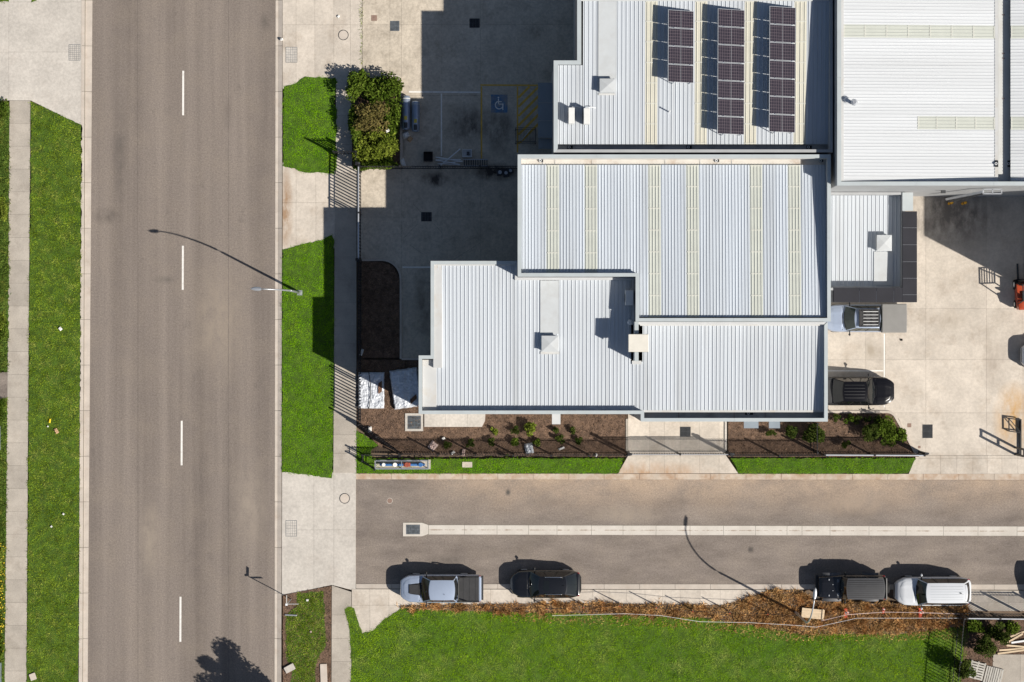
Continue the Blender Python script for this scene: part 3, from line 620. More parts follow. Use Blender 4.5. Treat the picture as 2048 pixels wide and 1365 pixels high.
def roof(parent, x0, x1, y0, y1, z0, z1, w, nr, axis, mat, sky=None, skymat='skylight_cream', clipf=None):
    """sheets side by side from x0 to x1 (axis y) or y0 to y1 (axis x); z0 at the low coordinate end, z1 at the high one"""
    a0, a1 = (x0, x1) if axis == 'y' else (y0, y1); n = int(round((a1 - a0) / w)); w = (a1 - a0) / n
    for i in range(n):
        a = a0 + i * w; lo, hi = (y0, y1) if axis == 'y' else (x0, x1); zz0, zz1 = z0, z1
        if clipf:
            lo2, hi2 = clipf(a + w / 2, lo, hi); f = lambda t: z0 + (z1 - z0) * (t - lo) / (hi - lo); zz0, zz1 = f(lo2), f(hi2); lo, hi = lo2, hi2
        spans = [(lo, hi, zz0, zz1, mat, 'roof_sheet')]
        if sky:
            s = sky(a + w / 2)
            if s:
                s0, s1 = max(lo, s[0]), min(hi, s[1]); f = lambda t: zz0 + (zz1 - zz0) * (t - lo) / (hi - lo); spans = []
                if s0 > lo + .05: spans.append((lo, s0, zz0, f(s0), mat, 'roof_sheet'))
                spans.append((s0, s1, f(s0), f(s1), skymat, 'skylight_sheet'))
                if s1 < hi - .05: spans.append((s1, hi, f(s1), zz1, mat, 'roof_sheet'))
        for l, h, za, zb, mt, nm in spans:
            me = sheet_mesh(w, nr, h - l, za, zb, axis, mt)
            o = link(nm, me, None, parent, (a, l, za) if axis == 'y' else (l, a, za))
            if nm == 'skylight_sheet':
                m = MB(); L = h - l; k = max(1, int(L / 1.22))
                for j in range(k + 1):
                    t = min(L - .06, max(.06, L * j / k)); dz = (zb - za) * t / L + .012
                    if axis == 'y': m.box(.03, w - .03, t - .035, t + .035, dz, dz + .012)
                    else: m.box(t - .035, t + .035, .03, w - .03, dz, dz + .012)
                m.build('fixing_strip', 'skylight_batten', o)['kind'] = 'stuff'
def inset(poly, d):
    """offset a CCW polygon inwards by d"""
    n = len(poly); out = []
    for i in range(n):
        a, b, c = (Vector(poly[j % n]) for j in (i - 1, i, i + 1))
        u = (b - a).normalized(); v = (c - b).normalized(); nu = Vector((-u.y, u.x)); nv = Vector((-v.y, v.x))
        k = nu + nv; den = 1 + nu.dot(nv); out.append(tuple(b + k * (d / den)))
    return out
def walls(parent, poly, z0, z1, mat, capmat, th=.16, capw=.21, caps=None, caph=.035, over=.02):
    a = sum(poly[i][0] * poly[(i + 1) % len(poly)][1] - poly[(i + 1) % len(poly)][0] * poly[i][1] for i in range(len(poly)))
    assert a > 0
    out = poly; inn = inset(poly, th); co = inset(poly, -over); ci = inset(poly, capw - over); n = len(poly)
    for i in range(n):
        j = (i + 1) % n
        MB().prism([out[i], out[j], inn[j], inn[i]], z0, z1 - caph - .001).build('wall', mat, parent)
        if caps is None or i in caps:
            L = (Vector(co[j]) - Vector(co[i])).length; k = max(1, int(round(L / 5.5)))
            for s in range(k):
                t0, t1 = s / k, (s + 1) / k; g = .004 / L
                f = lambda p, q, t: tuple(Vector(p).lerp(Vector(q), t))
                t0 += g if s else 0; t1 -= g if s < k - 1 else 0
                MB().prism([f(co[i], co[j], t0), f(co[i], co[j], t1), f(ci[i], ci[j], t1), f(ci[i], ci[j], t0)], z1 - caph, z1).build('parapet_cap', capmat, parent)
def strip(parent, name, mat, x0, x1, y0, y1, z0, z1): return MB().box(x0, x1, y0, y1, z0, z1).build(name, mat, parent)
def outlet(parent, px, py, z, w=9, h=6):      # rainwater outlet box sunk in a gutter
    x, y = P(px, py, z); o = MB().box(-w / S / 2, w / S / 2, -h / S / 2, h / S / 2, 0, .03).build('gutter_outlet', 'pit_void', parent, loc=(x, y, z + .012))
    MB().ring(-.05, 0, .05, .085, .03, .09, 12).build('outlet_collar', 'pvc_white', o)
def hatch(parent, x0, x1, y0, y1, z, h=.35):
    cx, cy = (x0 + x1) / 2, (y0 + y1) / 2; w, d = abs(x1 - x0) / 2, abs(y1 - y0) / 2
    o = MB().box(-w + .05, w - .05, -d + .05, d - .05, -.1, h).build('roof_curb', 'cap_white', parent, loc=(cx, cy, z))
    MB().add([(-w, -d, h), (w, -d, h), (w, d, h), (-w, d, h), (0, 0, h + .09), (-w, -d, h - .06), (w, -d, h - .06), (w, d, h - .06), (-w, d, h - .06)],
             [(0, 1, 4), (1, 2, 4), (2, 3, 4), (3, 0, 4), (0, 5, 6, 1), (1, 6, 7, 2), (2, 7, 8, 3), (3, 8, 5, 0)]).build('curb_lid', 'tray', o)
def tray(parent, x0, x1, y0, y1, z0, z1):     # smooth over-flashing sheet with gentle dents
    def f(u, v):
        x, y = x0 + (x1 - x0) * u, y0 + (y1 - y0) * v
        return (x, y, z0 + (z1 - z0) * v + .052 + .012 * mnoise.noise(Vector((x * 1.3, y * .9, 3))) * (4 * u * (1 - u)))
    o = MB().grid(f, 6, 18).build('flashing_tray', 'tray', parent, smooth=True)
    m = MB()
    for x in (x0, x1): m.add([(x - .015, y0, z0), (x + .015, y0, z0), (x + .015, y0, z0 + .062), (x - .015, y0, z0 + .062), (x - .015, y1, z1), (x + .015, y1, z1), (x + .015, y1, z1 + .062), (x - .015, y1, z1 + .062)],
                               [(0, 1, 2, 3), (7, 6, 5, 4), (0, 4, 5, 1), (1, 5, 6, 2), (2, 6, 7, 3), (3, 7, 4, 0)])
    m.build('tray_edge', 'tray', o)
W = lambda px, h: PX(px, h)
Q = lambda py, h: PY(py, h)
# ---------------------------------------------------------------- the big neighbouring unit with solar panels
NB_H = 8.0
nb = thing('warehouse', 'white ribbed roof warehouse carrying three rows of solar panels', 'building', (W(1380, 8), Q(150, 8), 0)); nbx, nby = nb.location.x, nb.location.y
def L(o, x, y): return (x - o.location.x, y - o.location.y)
def root_at_origin(o): o.location = (0, 0, 0)
root_at_origin(nb)
XE = 20.02
poly = [(W(1108, 8), Q(305, 8)), (XE, Q(305, 8)), (XE, Q(-60, 8)), (W(1155, 8), Q(-60, 8)), (W(1155, 8), Q(122, 8)), (W(1108, 8), Q(122, 8))]
walls(nb, poly, 0, NB_H, 'wall_grey', 'cap_grey', caps=(3, 4, 5), th=.18, capw=.26)
zr, zg = 7.72, 7.30
yR, yG = Q(2, zr), Q(289, zg)
for xa, xb, yt in ((W(1116, 7.5), W(1165, 7.5), Q(131, 7.5)), (W(1166, 7.5), XE - .02, yR)):
    zt = zg + (zr - zg) * (yt - yG) / (yR - yG)
    NS = [(1292, 1316), (1392, 1417), (1492, 1516), (1592, 1616)]
    roof(nb, xa, xb, yG, yt, zg, zt, .765, 3, 'y', 'roof_white', (lambda x: (yG, yR) if any(W(p, 7.5) <= x <= W(q, 7.5) for p, q in NS) else None))
strip(nb, 'ridge_cap', 'cap_white', W(1157, 7.7), XE, yR - .02, yR + .35, zr + .03, zr + .07)
strip(nb, 'apron_flashing', 'flashing', W(1110, 7.5) + .02, W(1116, 7.5), yG, Q(124, 7.5), 7.30, 7.40)
strip(nb, 'box_gutter', 'gutter_dirty', W(1112, 7.1), XE - .2, Q(305, 7.1) + .2, yG + .05, 7.0, 7.06)
for px in (1140, 1378, 1618): outlet(nb, px, 295, 7.06, 10, 6)
zt = lambda py: zg + (zr - zg) * (Q(py, 7.5) - yG) / (yR - yG)
tray(nb, W(1197, 7.6), W(1233, 7.6), Q(157, 7.5), yR - .03, zt(157), zr)
hatch(nb, W(1199, 7.7), W(1231, 7.7), Q(187, 7.6), Q(159, 7.6), zt(172), .45)
strip(nb, 'apron_flashing', 'flashing', W(1197, 7.5), W(1231, 7.5), Q(191, 7.5), Q(187, 7.5), zt(190) + .03, zt(190) + .06)
# low canopy in the shade of the west wall
cn = MB().box(W(1076, 3.4), W(1118, 3.4), Q(276, 3.4), Q(166, 3.4), 3.2, 3.4).build('side_canopy', 'awning_pale', nb)
for py in (206, 242): MB().box(W(1076, 3.4), W(1118, 3.4), Q(py, 3.4) - .02, Q(py, 3.4) + .02, 3.401, 3.42).build('canopy_joint', 'wall_grey', cn)
MB().box(W(1077, 3.1), W(1118, 3.1), Q(298, 3.1), Q(277.5, 3.1), 2.95, 3.1).build('side_canopy', 'awning_pale', nb)
for py in (172, 270): MB().box(W(1078, 3) , W(1078, 3) + .1, Q(py, 3) - .05, Q(py, 3) + .05, .1, 3.2).build('canopy_post', 'steel_galv', nb)
# ---------------------------------------------------------------- the tall unit with horizontal sheets
NE_H = 9.0
ne = thing('warehouse', 'tall warehouse with bright white crosswise roof sheets and a valley gutter', 'building')
poly = [(20.14, Q(371, 9)), (W(2300, 9), Q(371, 9)), (W(2300, 9), Q(-60, 9)), (20.14, Q(-60, 9))]
walls(ne, poly, 0, NE_H, 'wall_grey', 'cap_grey', caps=(0, 2, 3), th=.2, capw=.25)
NE_S = [(52, 78)], [(232, 258)]
yS, yN = Q(363, 8.8), Q(-55, 8.8)
def nesky(y, half=False):
    if Q(78, 8.7) <= y <= Q(52, 8.7): return (-1e3, 1e3)
    if Q(258, 8.7) <= y <= Q(232, 8.7): return (W(1835, 8.7) if not half else -1e3, 1e3)
roof(ne, W(1686, 8.85), W(1990, 8.4), yS, yN, 8.88, 8.40, .80, 4, 'x', 'roof_bright', nesky, 'skylight_grey')
strip(ne, 'apron_flashing', 'flashing', 20.14 + .24, W(1687, 8.85), yS, yN, 8.80, 8.915)
strip(ne, 'gutter_edge', 'flashing', W(1989.5, 8.4), W(1996, 8.4), yS, yN, 8.30, 8.43)
strip(ne, 'box_gutter', 'cap_white', W(1996, 8.0), W(2023, 8.0), yS, yN, 8.0, 8.05)
for py in (30, 107, 117, 197): strip(ne, 'gutter_strap', 'rust_lid', W(2005, 8.1), W(2010, 8.1), Q(py, 8.1) - .02, Q(py, 8.1) + .02, 8.055, 8.09)
for px, py in ((1993, 328), (2018, 328)): outlet(ne, px, py, 8.06 if px > 2000 else 8.44, 6, 12)
roof(ne, W(2021, 8.4), W(2260, 8.4), yS, yN, 8.40, 8.85, .80, 4, 'x', 'roof_bright', lambda y: nesky(y, True), 'skylight_grey')
def whirly():
    x, y = P(1708, 205, 9.3); t = thing('roof_vent', 'small round turbine vent on the crosswise white roof', 'vent', (x, y, 8.84))
    MB().cyl(0, 0, 0, .38, .11, 16).build('vent_pipe', 'steel_galv', t)
    m = MB()
    for k in range(14):
        a = k * 2 * math.pi / 14
        m.grid(lambda u, v: ((.10 + .12 * math.sin(math.pi * u)) * math.cos(a + u * .5 + v * .28), (.10 + .12 * math.sin(math.pi * u)) * math.sin(a + u * .5 + v * .28), .36 + .26 * u), 5, 1)
    m.build('turbine', 'steel_silver', t, smooth=True); MB().cyl(0, 0, .6, .635, .12, 16).build('vent_cap', 'steel_galv', t)
whirly()
# wall light bracket and duct below the tall parapet
t = thing('wall_bracket', 'grey steel bracket frame fixed to the tall pale wall', 'bracket')
z = 7.2; m = MB()
for a, b in (((1966, 379), (2003, 379)), ((1966, 388), (2003, 388)), ((1966, 379), (1966, 388)), ((2003, 379), (2003, 388)), ((1985, 379), (1985, 388))): m.bar((*P(*a, z), z), (*P(*b, z), z), .07)
m.build('frame', 'steel_galv', t); MB().bar((*P(1966, 384, z), z), (*P(1893, 399, 3), 3.0), .14).build('duct', 'steel_galv', t)
MB().bar((*P(1970, 387, z), z), (*P(1900, 404, 3), 3.0), .08).build('rail', 'steel_dark', t)
MB().box(W(1884, 5) - .08, W(1884, 5) + .18, Q(384, 5) - .1, Q(384, 5) + .1, 5, 5.25).build('flood_lamp', 'steel_dark', t)
for px, py, lb in ((1897, 408, 'yellow steel bollard by the pale wall on the dark awning side'), (1924, 408, 'yellow steel bollard below the wall bracket of the tall pale wall')):
    x, y = P(px, py); b = thing('bollard', lb, 'bollard', (x, y, ZP), 0, 'yellow bollards by the white wall')
    MB().cyl(0, 0, 0, .95, .09, 14).build('post', 'bollard_yellow', b); MB().cyl(0, 0, .95, 1.0, .09, 14, .04).build('cap', 'bollard_yellow', b); MB().ring(0, 0, .091, .094, .6, .75, 14).build('band', 'trim_black', b)
# ---------------------------------------------------------------- the middle unit with paired skylights
MB_H = 8.12
mb = thing('warehouse', 'warehouse with paired pale skylight strips and long stained gutter', 'building')
h = MB_H
poly = [(W(1036, h), Q(553, h)), (W(1272, h), Q(553, h)), (W(1272, h), Q(643, h)), (W(1661, h), Q(643, h)), (W(1661, h), Q(310, h)), (W(1036, h), Q(310, h))]
walls(mb, poly, 0, h, 'wall_grey', 'cap_grey', th=.16, capw=.22)
zs, zn = 7.78, 7.30; yN, yS = Q(330, 7.35), Q(635, 7.75)
MS = [(1090, 1115), (1166.5, 1191.5), (1293.5, 1319), (1370.5, 1395), (1499, 1524), (1575, 1600)]
roof(mb, W(1042, 7.6), W(1653, 7.6), yS, yN, zs, zn, .796, 4, 'y', 'roof_blue_white', lambda x: (-1e3, 1e3) if any(W(p, 7.6) <= x <= W(q, 7.6) for p, q in MS) else None, 'skylight_grey',
     lambda a, lo, hi: (Q(550, 7.65), hi) if a < W(1277, 7.6) else (lo, hi))
strip(mb, 'box_gutter', 'gutter_rusty', W(1040, 7.1), W(1655, 7.1), Q(331, 7.2), Q(318, 7.2), 7.12, 7.18)
strip(mb, 'gutter_side', 'flashing', W(1040, 7.5), W(1655, 7.5), Q(318.5, 7.5), Q(315.5, 7.5), 7.18, 7.9)
for px in (1082, 1434, 1642): outlet(mb, px, 322, 7.19, 8, 5)
for x in (1085, 1110, 1184, 1330, 1400, 1463): strip(mb, 'gutter_joint', 'flashing', W(x, 7.2), W(x + 1, 7.2), Q(330, 7.2), Q(319, 7.2), 7.181, 7.21)
# spur wall dividing the two front roofs
sp = MB().box(W(1270, h), W(1277, h), Q(722, h), Q(643, h) - .02, 6.0, 7.95).build('spur_wall', 'wall_grey', mb); MB().box(W(1269.5, h), W(1277.5, h), Q(723, h), Q(643, h) - .03, 7.951, 7.985).build('spur_cap', 'cap_grey', sp)
# ---------------------------------------------------------------- the front unit
fb = thing('warehouse', 'low white roofed corner unit facing the mulch bed', 'building')
h = 6.9
o = [(862, 523), (862, 712), (838, 712), (838, 828), (1282, 828), (1282, 843), (1655, 843), (1655, 645)]
xw = lambda px: W(px, h); yw = lambda py: Q(py, h)
mid_s = Q(643, MB_H) - .03; mid_s2 = Q(553, MB_H) - .03; mid_w = W(1036, MB_H) - .03; mid_x = W(1272, MB_H) - .03
poly = [(xw(862), yw(523)), (xw(862), yw(712)), (xw(838), yw(712)), (xw(838), yw(828)), (xw(1282), yw(828)), (xw(1282), yw(843)), (xw(1655), yw(843)), (xw(1655), mid_s), (mid_x, mid_s), (mid_x, mid_s2), (mid_w, mid_s2), (mid_w, yw(523))]
walls(fb, poly, 0, h, 'wall_white', 'cap_grey', caps=(0, 1, 2, 3, 4, 5, 6, 11), th=.16, capw=.22)
zS, zN = 6.34, 6.72; yB = Q(821, 6.4); yT = Q(525, 6.7)
def ftop(a, lo, hi):
    if a < W(884, 6.5): return (lo, Q(738, 6.5))
    if a < W(1033, 6.6): return (lo, Q(531, 6.6))
    if a < W(1268, 6.6): return (lo, Q(560, 6.6))
    if a < W(1282, 6.6): return (lo, Q(724, 6.6))
    return (lo, Q(652, 6.6))
roof(fb, W(873, 6.5), W(1651, 6.5), yB, yT, zS, zN + .06, .72, 3, 'y', 'roof_white', None, 'skylight_cream', ftop)
fz = lambda py: zS + (zN + .06 - zS) * (Q(py, 6.5) - yB) / (yT - yB)
strip(fb, 'apron_flashing', 'flashing', W(867, 6.6), W(884, 6.6), Q(736, 6.6), Q(530, 6.6), 6.45, 6.79)
strip(fb, 'apron_flashing', 'flashing', W(845, 6.4), W(873, 6.4), yB, Q(720, 6.4), 6.2, 6.50)
strip(fb, 'apron_flashing', 'flashing', W(868, 6.6), W(1033, 6.6), Q(532, 6.6), Q(528.5, 6.6), 6.6, 6.83)
strip(fb, 'apron_flashing', 'flashing', W(1031, 6.6), W(1269, 6.6), Q(561, 6.6), Q(554, 6.6), 6.55, 6.76)
strip(fb, 'apron_flashing', 'flashing', W(1280, 6.6), W(1651, 6.6), Q(652, 6.6), Q(645.5, 6.6), 6.45, 6.68)
strip(fb, 'apron_flashing', 'flashing', W(1264, 6.6), W(1283, 6.6), Q(729, 6.6), Q(722, 6.6), 6.3, 6.56)
strip(fb, 'gutter_edge', 'flashing', W(848, 6.3), W(1651, 6.3), yB - .13, yB + .01, 6.2, 6.335)
strip(fb, 'box_gutter', 'gutter_dirty', W(842, 6.1), W(1281, 6.1), Q(829, 6.1) + .2, yB - .14, 6.0, 6.06)
strip(fb, 'box_gutter', 'gutter_dirty', W(1283, 6.1), W(1652, 6.1), Q(843, 6.1) + .2, yB - .14, 6.0, 6.06)
for px in (1357, 1468, 1530): strip(fb, 'gutter_joint', 'rust_lid', W(px, 6.1), W(px + 1, 6.1), Q(838, 6.1), yB - .15, 6.061, 6.075)
outlet(fb, 1498, 827, 6.07, 15, 6)
tray(fb, W(1081, 6.6), W(1118, 6.6), Q(668, 6.6), Q(562, 6.6), fz(668), fz(562))
hatch(fb, W(1083, 6.7), W(1117, 6.7), Q(704, 6.6), Q(672, 6.6), fz(690), .45)
strip(fb, 'apron_flashing', 'flashing', W(1081, 6.6), W(1119, 6.6), Q(709, 6.6), Q(704, 6.6), fz(706) + .03, fz(706) + .06)
# canopies on the street wall
slabs('path', 'pale slab path against the street wall of the corner unit', 'path', [(849, 806), (972, 806), (970, 842), (964, 854), (849, 854)], ZP + .10, 'concrete_pale', (891, 935), ())
for a, b in ((1488, 1517), (1538, 1560)): MB().box(W(a, 3), W(b, 3), Q(857, 3), Q(826, 3), 2.86, 3.0).build('street_canopy', 'awning_pale', fb)
MB().box(W(1104, 3), W(1121, 3), Q(849, 3), Q(820, 3), 2.9, 3.0).build('street_canopy', 'wall_white', fb)
# ---------------------------------------------------------------- the office annexe with dark awning
an = thing('office_annexe', 'low office with white ribbed roof and dark panelled awning', 'building')
h = 4.0; ax0, ax1 = W(1661, MB_H) + .03, W(1811, h); ay1, ay0 = Q(371, 9) - .03, Q(581, h)
poly = [(ax0, ay0), (ax1, ay0), (ax1, ay1), (ax0, ay1)]
walls(an, poly, 0, h, 'wall_grey', 'cap_grey', caps=(), th=.16)
roof(an, ax0 + .02, W(1803, 3.2), Q(573, 3.15), Q(390, 3.2), 3.16, 3.30, .72, 3, 'y', 'roof_white')
strip(an, 'parapet_cap', 'cap_grey', W(1811, h) - .2, W(1826, h), Q(422, h), ay1 - .02, 3.96, 4.03)
strip(an, 'box_gutter', 'gutter_rusty', ax0 + .02, W(1803, 3.1), Q(389.5, 3.1), ay1 - .02, 2.9, 2.96)
strip(an, 'gutter_edge', 'flashing', W(1803, 3.2), ax1 - .17, Q(573, 3.2), Q(390, 3.2), 3.05, 3.2)
strip(an, 'apron_flashing', 'flashing', ax0 + .02, ax1 - .17, ay0 + .17, Q(573, 3.2), 3.0, 3.2)
hatch(an, W(1753, 3.6), W(1783, 3.6), Q(503, 3.4), Q(471, 3.4), 3.22, .5)
tray(an, W(1748, 3.2), W(1785, 3.2), Q(571, 3.2), Q(504, 3.2), 3.16, 3.2)
ys = [423, 456, 490, 524, 557, 590]
aw = MB().box(ax1 - .19, W(1834, h), Q(605, h), Q(423, h), 3.72, 3.95).build('awning_frame', 'steel_dark', an)
MB().box(ax0 + .02, ax1 - .19, Q(605, h), ay0 + .17, 3.72, 3.95).build('awning_frame', 'steel_dark', an)
for a, b in zip(ys, ys[1:]): MB().box(ax1 - .19, W(1834, h), Q(b, h) + .012, Q(a, h) - .012, 3.952, 4.0).build('awning_panel', 'awning_dark', an)
xs = [1667, 1719, 1753, 1788, 1799]
for a, b in zip(xs, xs[1:]): MB().box(max(W(a, h), ax0 + .02) + .012, (W(b, h) - .012 if b < 1795 else ax1 - .2), Q(605, h), (ay0 + .17), 3.952, 4.0).build('awning_panel', 'awning_dark', an)
MB().box(ax1 - .19, W(1834, h), Q(605, h), Q(590, h) - .012, 3.952, 4.0).build('awning_panel', 'awning_dark', an)
for a in ys[1:]: strip(an, 'panel_joint', 'steel_galv', ax1 - .18, W(1834, h), Q(a, h) - .008, Q(a, h) + .008, 3.951, 3.985)
for a in xs[1:-1]: strip(an, 'panel_joint', 'steel_galv', W(a, h) - .008, W(a, h) + .008, Q(605, h), Q(582, h) if a < 1810 else Q(591, h), 3.951, 3.985)
# the neighbouring building beyond the yard (its shadow falls into the yard)
eb = thing('warehouse', 'grey walled warehouse on the far side of the pale yard', 'building')
bx, by = 2127, 617
poly = [(PX(bx), PY(by)), (PX(bx + 500), PY(by)), (PX(bx + 500), PY(-50)), (PX(bx), PY(-50))]
walls(eb, poly, 0, 8.6, 'wall_grey', 'cap_grey'); roof(eb, PX(bx) + .3, PX(bx + 490), PY(by - 8), PY(-40), 8.0, 8.3, .76, 4, 'y', 'roof_white')
# ---------------------------------------------------------------- solar arrays
def solar(label, px0, px1, py0, py1, n):
    zb = 7.95; x0, x1 = W(px0, zb), W(px1, zb); yt, yb = Q(py0, zb), Q(py1, zb); dep = (yt - yb) / n; w = x1 - x0
    t = thing('solar_array', label, 'solar panels', (x0, yb, 0), 0, None)
    zl, zh = 7.62, 8.22; ang = math.atan2(zh - zl, w); sl = math.hypot(w, zh - zl)
    zroof = lambda y: zg + (zr - zg) * (y - yG) / (yR - yG)
    for i in range(n):
        y0 = dep * i; zz = (zroof(yb + y0) - 7.3) * .9
        # local panel frame: x along the slope, rising towards the west edge
        p = MB().box(0, sl, 0, dep - .025, -.035, 0).build('solar_panel', 'steel_galv', t, loc=(0, y0, zh + zz)); p.rotation_euler = (0, ang, 0)
        MB().box(.022, sl / 2 - .008, .022, dep - .047, .0005, .004).build('cell_field', 'solar_cell', p); MB().box(sl / 2 + .008, sl - .022, .022, dep - .047, .0005, .004).build('cell_field', 'solar_cell', p)
        for u in (.2, .85):
            x = w * u; zt = zh + zz - (zh - zl) * u - .04
            MB().box(x - .02, x + .02, y0 - .02, y0 + .02, zroof(yb + y0) + .02, zt).build('leg', 'steel_galv', t)
            MB().box(sl * u - .04, sl * u + .04, -.03, .015, .001, .012).build('clamp', 'chrome', p)
solar('short row of four tilted solar panels on the white roof', 1335, 1387.5, 22, 166, 4)
solar('middle row of seven tilted solar panels on the white roof', 1434, 1489.5, 20, 269, 7)
solar('row of seven tilted solar panels beside the tall wall shadow', 1537, 1591.5, 15, 265, 7)
# ---------------------------------------------------------------- rooftop plant
def ac(label, px, py, z, w, d, hh, mat='ac_white', rz=0, group=None, zb=None, pipe=True):
    x, y = P(px, py, z + hh); t = thing('air_conditioner', label, 'air conditioner', (x, y, z), rz, group)
    for s in (-1, 1): MB().box(s * (w / 2 - .08) - .03, s * (w / 2 - .08) + .03, -d / 2 - .02, d / 2 + .02, 0, .08).build('foot', 'steel_galv', t)
    c = MB().box(-w / 2, w / 2, -d / 2, d / 2, .08, hh).build('casing', mat, t, bevel=.025)
    MB().box(-w / 2 + .05, w / 2 - .05, -d / 2 - .012, -d / 2 + .01, .14, hh - .06).build('coil_grille', 'steel_dark', c)
    f = thing  # fan on the opposite face
    k = MB()
    for r in (.08, .14, .2, .26): 
        if r < min(w, hh) / 2: k.tube([(r * math.cos(a), d / 2 + .012, (hh + .08) / 2 + r * math.sin(a)) for a in [i * math.pi / 10 for i in range(21)]], .008, 4, False)
    k.build('fan_guard', 'steel_dark', c)
    if pipe: MB().tube([(w / 2, -d / 4, .2), (w / 2 + .12, -d / 4, .18), (w / 2 + .16, -d / 2 - .1, .12), (w / 2 + .1, -d / 2 - .35, .06), (w / 2 + .1, -d / 2 - .4, .03)], .028, 6).build('pipe', 'pvc_white', t, smooth=True)
    return t
ac('slim condenser at the parapet end of the pair by the shaded canopy', 1143, 231, 7.4, .98, .38, .8, 'ac_white', R(90))
ac('slim condenser on the flashing tray side of the pair by the shaded canopy', 1173.5, 232, 7.4, .98, .38, .8, 'ac_white', R(90))
ac('condenser standing in the spur wall shadow on the front roof', 1259, 596, 6.66, .95, .5, .75, 'ac_white', R(90))
ac('large cream condenser box mounted on top of the spur wall', 1277, 686.5, 7.99, 1.25, 1.1, .45, 'ac_cream', 0, None, None, False)
ac('cream condenser in the gutter behind the tall pale wall', 1738, 382, 2.97, 1.2, .45, .85, 'ac_cream', 0)
t = thing('roof_vent', 'round white cowl vent in the spur wall shadow', 'vent', (*P(1260, 645, 7), 6.6)); MB().cyl(0, 0, 0, .3, .11, 16).build('vent_pipe', 'pvc_white', t); MB().cyl(0, 0, .3, .38, .17, 18, .06).build('cowl', 'pvc_white', t)
t = thing('roof_vent', 'round white cowl vent in the annexe gutter', 'vent', (*P(1680, 384, 3.3), 2.965)); MB().cyl(0, 0, 0, .3, .11, 16).build('vent_pipe', 'pvc_white', t); MB().cyl(0, 0, .3, .4, .16, 18, .07).build('cowl', 'pvc_white', t)
t = thing('roof_vent', 'thin vent pipe between skylight strips on the solar roof', 'vent', (*P(1338, 224, 7.5), 7.38)); MB().cyl(0, 0, 0, .55, .04, 10).build('vent_pipe', 'pvc_white', t); MB().cyl(0, 0, .55, .6, .06, 10, .03).build('cowl', 'pvc_white', t)
# ================================================================ FENCES AND GATES
def fence(label, path, h=1.8, spacing=2.55, picket=.17, pw=.034, name='picket_fence', cat='fence', rails=(.2, 1.62), mat='steel_black', postw=.085, toprail=None, z=ZP, lastpost=True, thick=True):
    """path: px points at ground level"""
    t = thing(name, label, cat, (*P(*path[0]), 0)); ox, oy = t.location.x, t.location.y
    for a, b in zip(path, path[1:]):
        A = Vector(P(*a)) - Vector((ox, oy)); B = Vector(P(*b)) - Vector((ox, oy)); Ln = (B - A).length; n = max(1, round(Ln / spacing)); d = (B - A) / Ln
        for i in range(n + 1):
            if i == n and b != path[-1]: continue
            if i == n and not lastpost: continue
            p = A + d * Ln * i / n; k = MB().box(p.x - postw / 2, p.x + postw / 2, p.y - postw / 2, p.y + postw / 2, z - .05, z + h + .06)
            k.box(p.x - postw / 2 - .012, p.x + postw / 2 + .012, p.y - postw / 2 - .012, p.y + postw / 2 + .012, z + h + .061, z + h + .085); k.build('post', mat, t)
        for i in range(n):
            p0, p1 = A + d * (Ln * i / n + postw / 2), A + d * (Ln * (i + 1) / n - postw / 2)
            for r in rails: MB().bar((p0.x, p0.y, z + r), (p1.x, p1.y, z + r), .042).build('rail', mat, t)
            if toprail: MB().bar((p0.x, p0.y, z + h + .02), (p1.x, p1.y, z + h + .02), toprail[0], .06).build('top_rail', toprail[1], t)
            m = MB(); k = max(2, int((p1 - p0).length / picket))
            for j in range(k):
                q = p0 + (p1 - p0) * (j + .5) / k; m.box(q.x - pw / 2, q.x + pw / 2, q.y - pw / 2, q.y + pw / 2, z + .08, z + h)
            m.build('pickets', mat, t, fix=False)['kind'] = 'stuff'
    return t
fence('black picket fence between the footpath and the dark mulch island', [(722, 524), (722, 845)], 1.85, picket=.2, pw=.06, lastpost=False)
fence('slanting black picket fence across the mulch bed corner', [(722, 848), (757, 872), (801, 905)], 1.85, 1.6)
fence('long black picket fence between mulch bed and grass strip', [(803, 907), (1250, 909)], 1.85)
fence('low black picket fence round the pipe cage', [(801, 911), (727, 909), (727, 921), (751, 938)], 1.0, 2.4, name='picket_fence', rails=(.15, .85))
fence('black picket fence between shrub bed and grass strip', [(1457, 909), (1645, 909)], 1.85)
fence('black picket fence crossing the hedge beside the footpath', [(672, 309), (716, 309), (716, 334)], 1.85, 1.6, .2, .05)
fence('black fence dividing the hedge yard from the forecourt', [(724, 338), (1040, 338)], 1.85, 2.6, .16)
fence('dark fence beside the office lawn end', [(1626, 845), (1626, 903)], 1.85, 2.0)
gt = fence('black sliding gate with bright silver top rail across the forecourt', [(722, 338), (722, 522)], 1.9, 3.0, .2, .06, name='sliding_gate', cat='gate', toprail=(.07, 'steel_silver'))
fence('black sliding gate with pale top rail across the short driveway', [(1258, 906), (1452, 906)], 1.85, 3.2, .16, name='sliding_gate', cat='gate', toprail=(.05, 'steel_galv'))
fence('black sliding gate leaf with silver track parked along the shrub bed', [(1640, 907), (1836, 908)], 1.9, 3.2, .16, name='sliding_gate', cat='gate', toprail=(.075, 'steel_silver'))
fence('tall black picket fence with silver rail beside the white wagon', [(1916, 1226), (2110, 1228)], 2.5, 2.0, .2, toprail=(.06, 'steel_silver'), rails=(.2, 2.2))
fence('dark wire fence at the edge of the big lawn', [(1916, 1230), (1900, 1400)], 1.8, 2.4, .2)
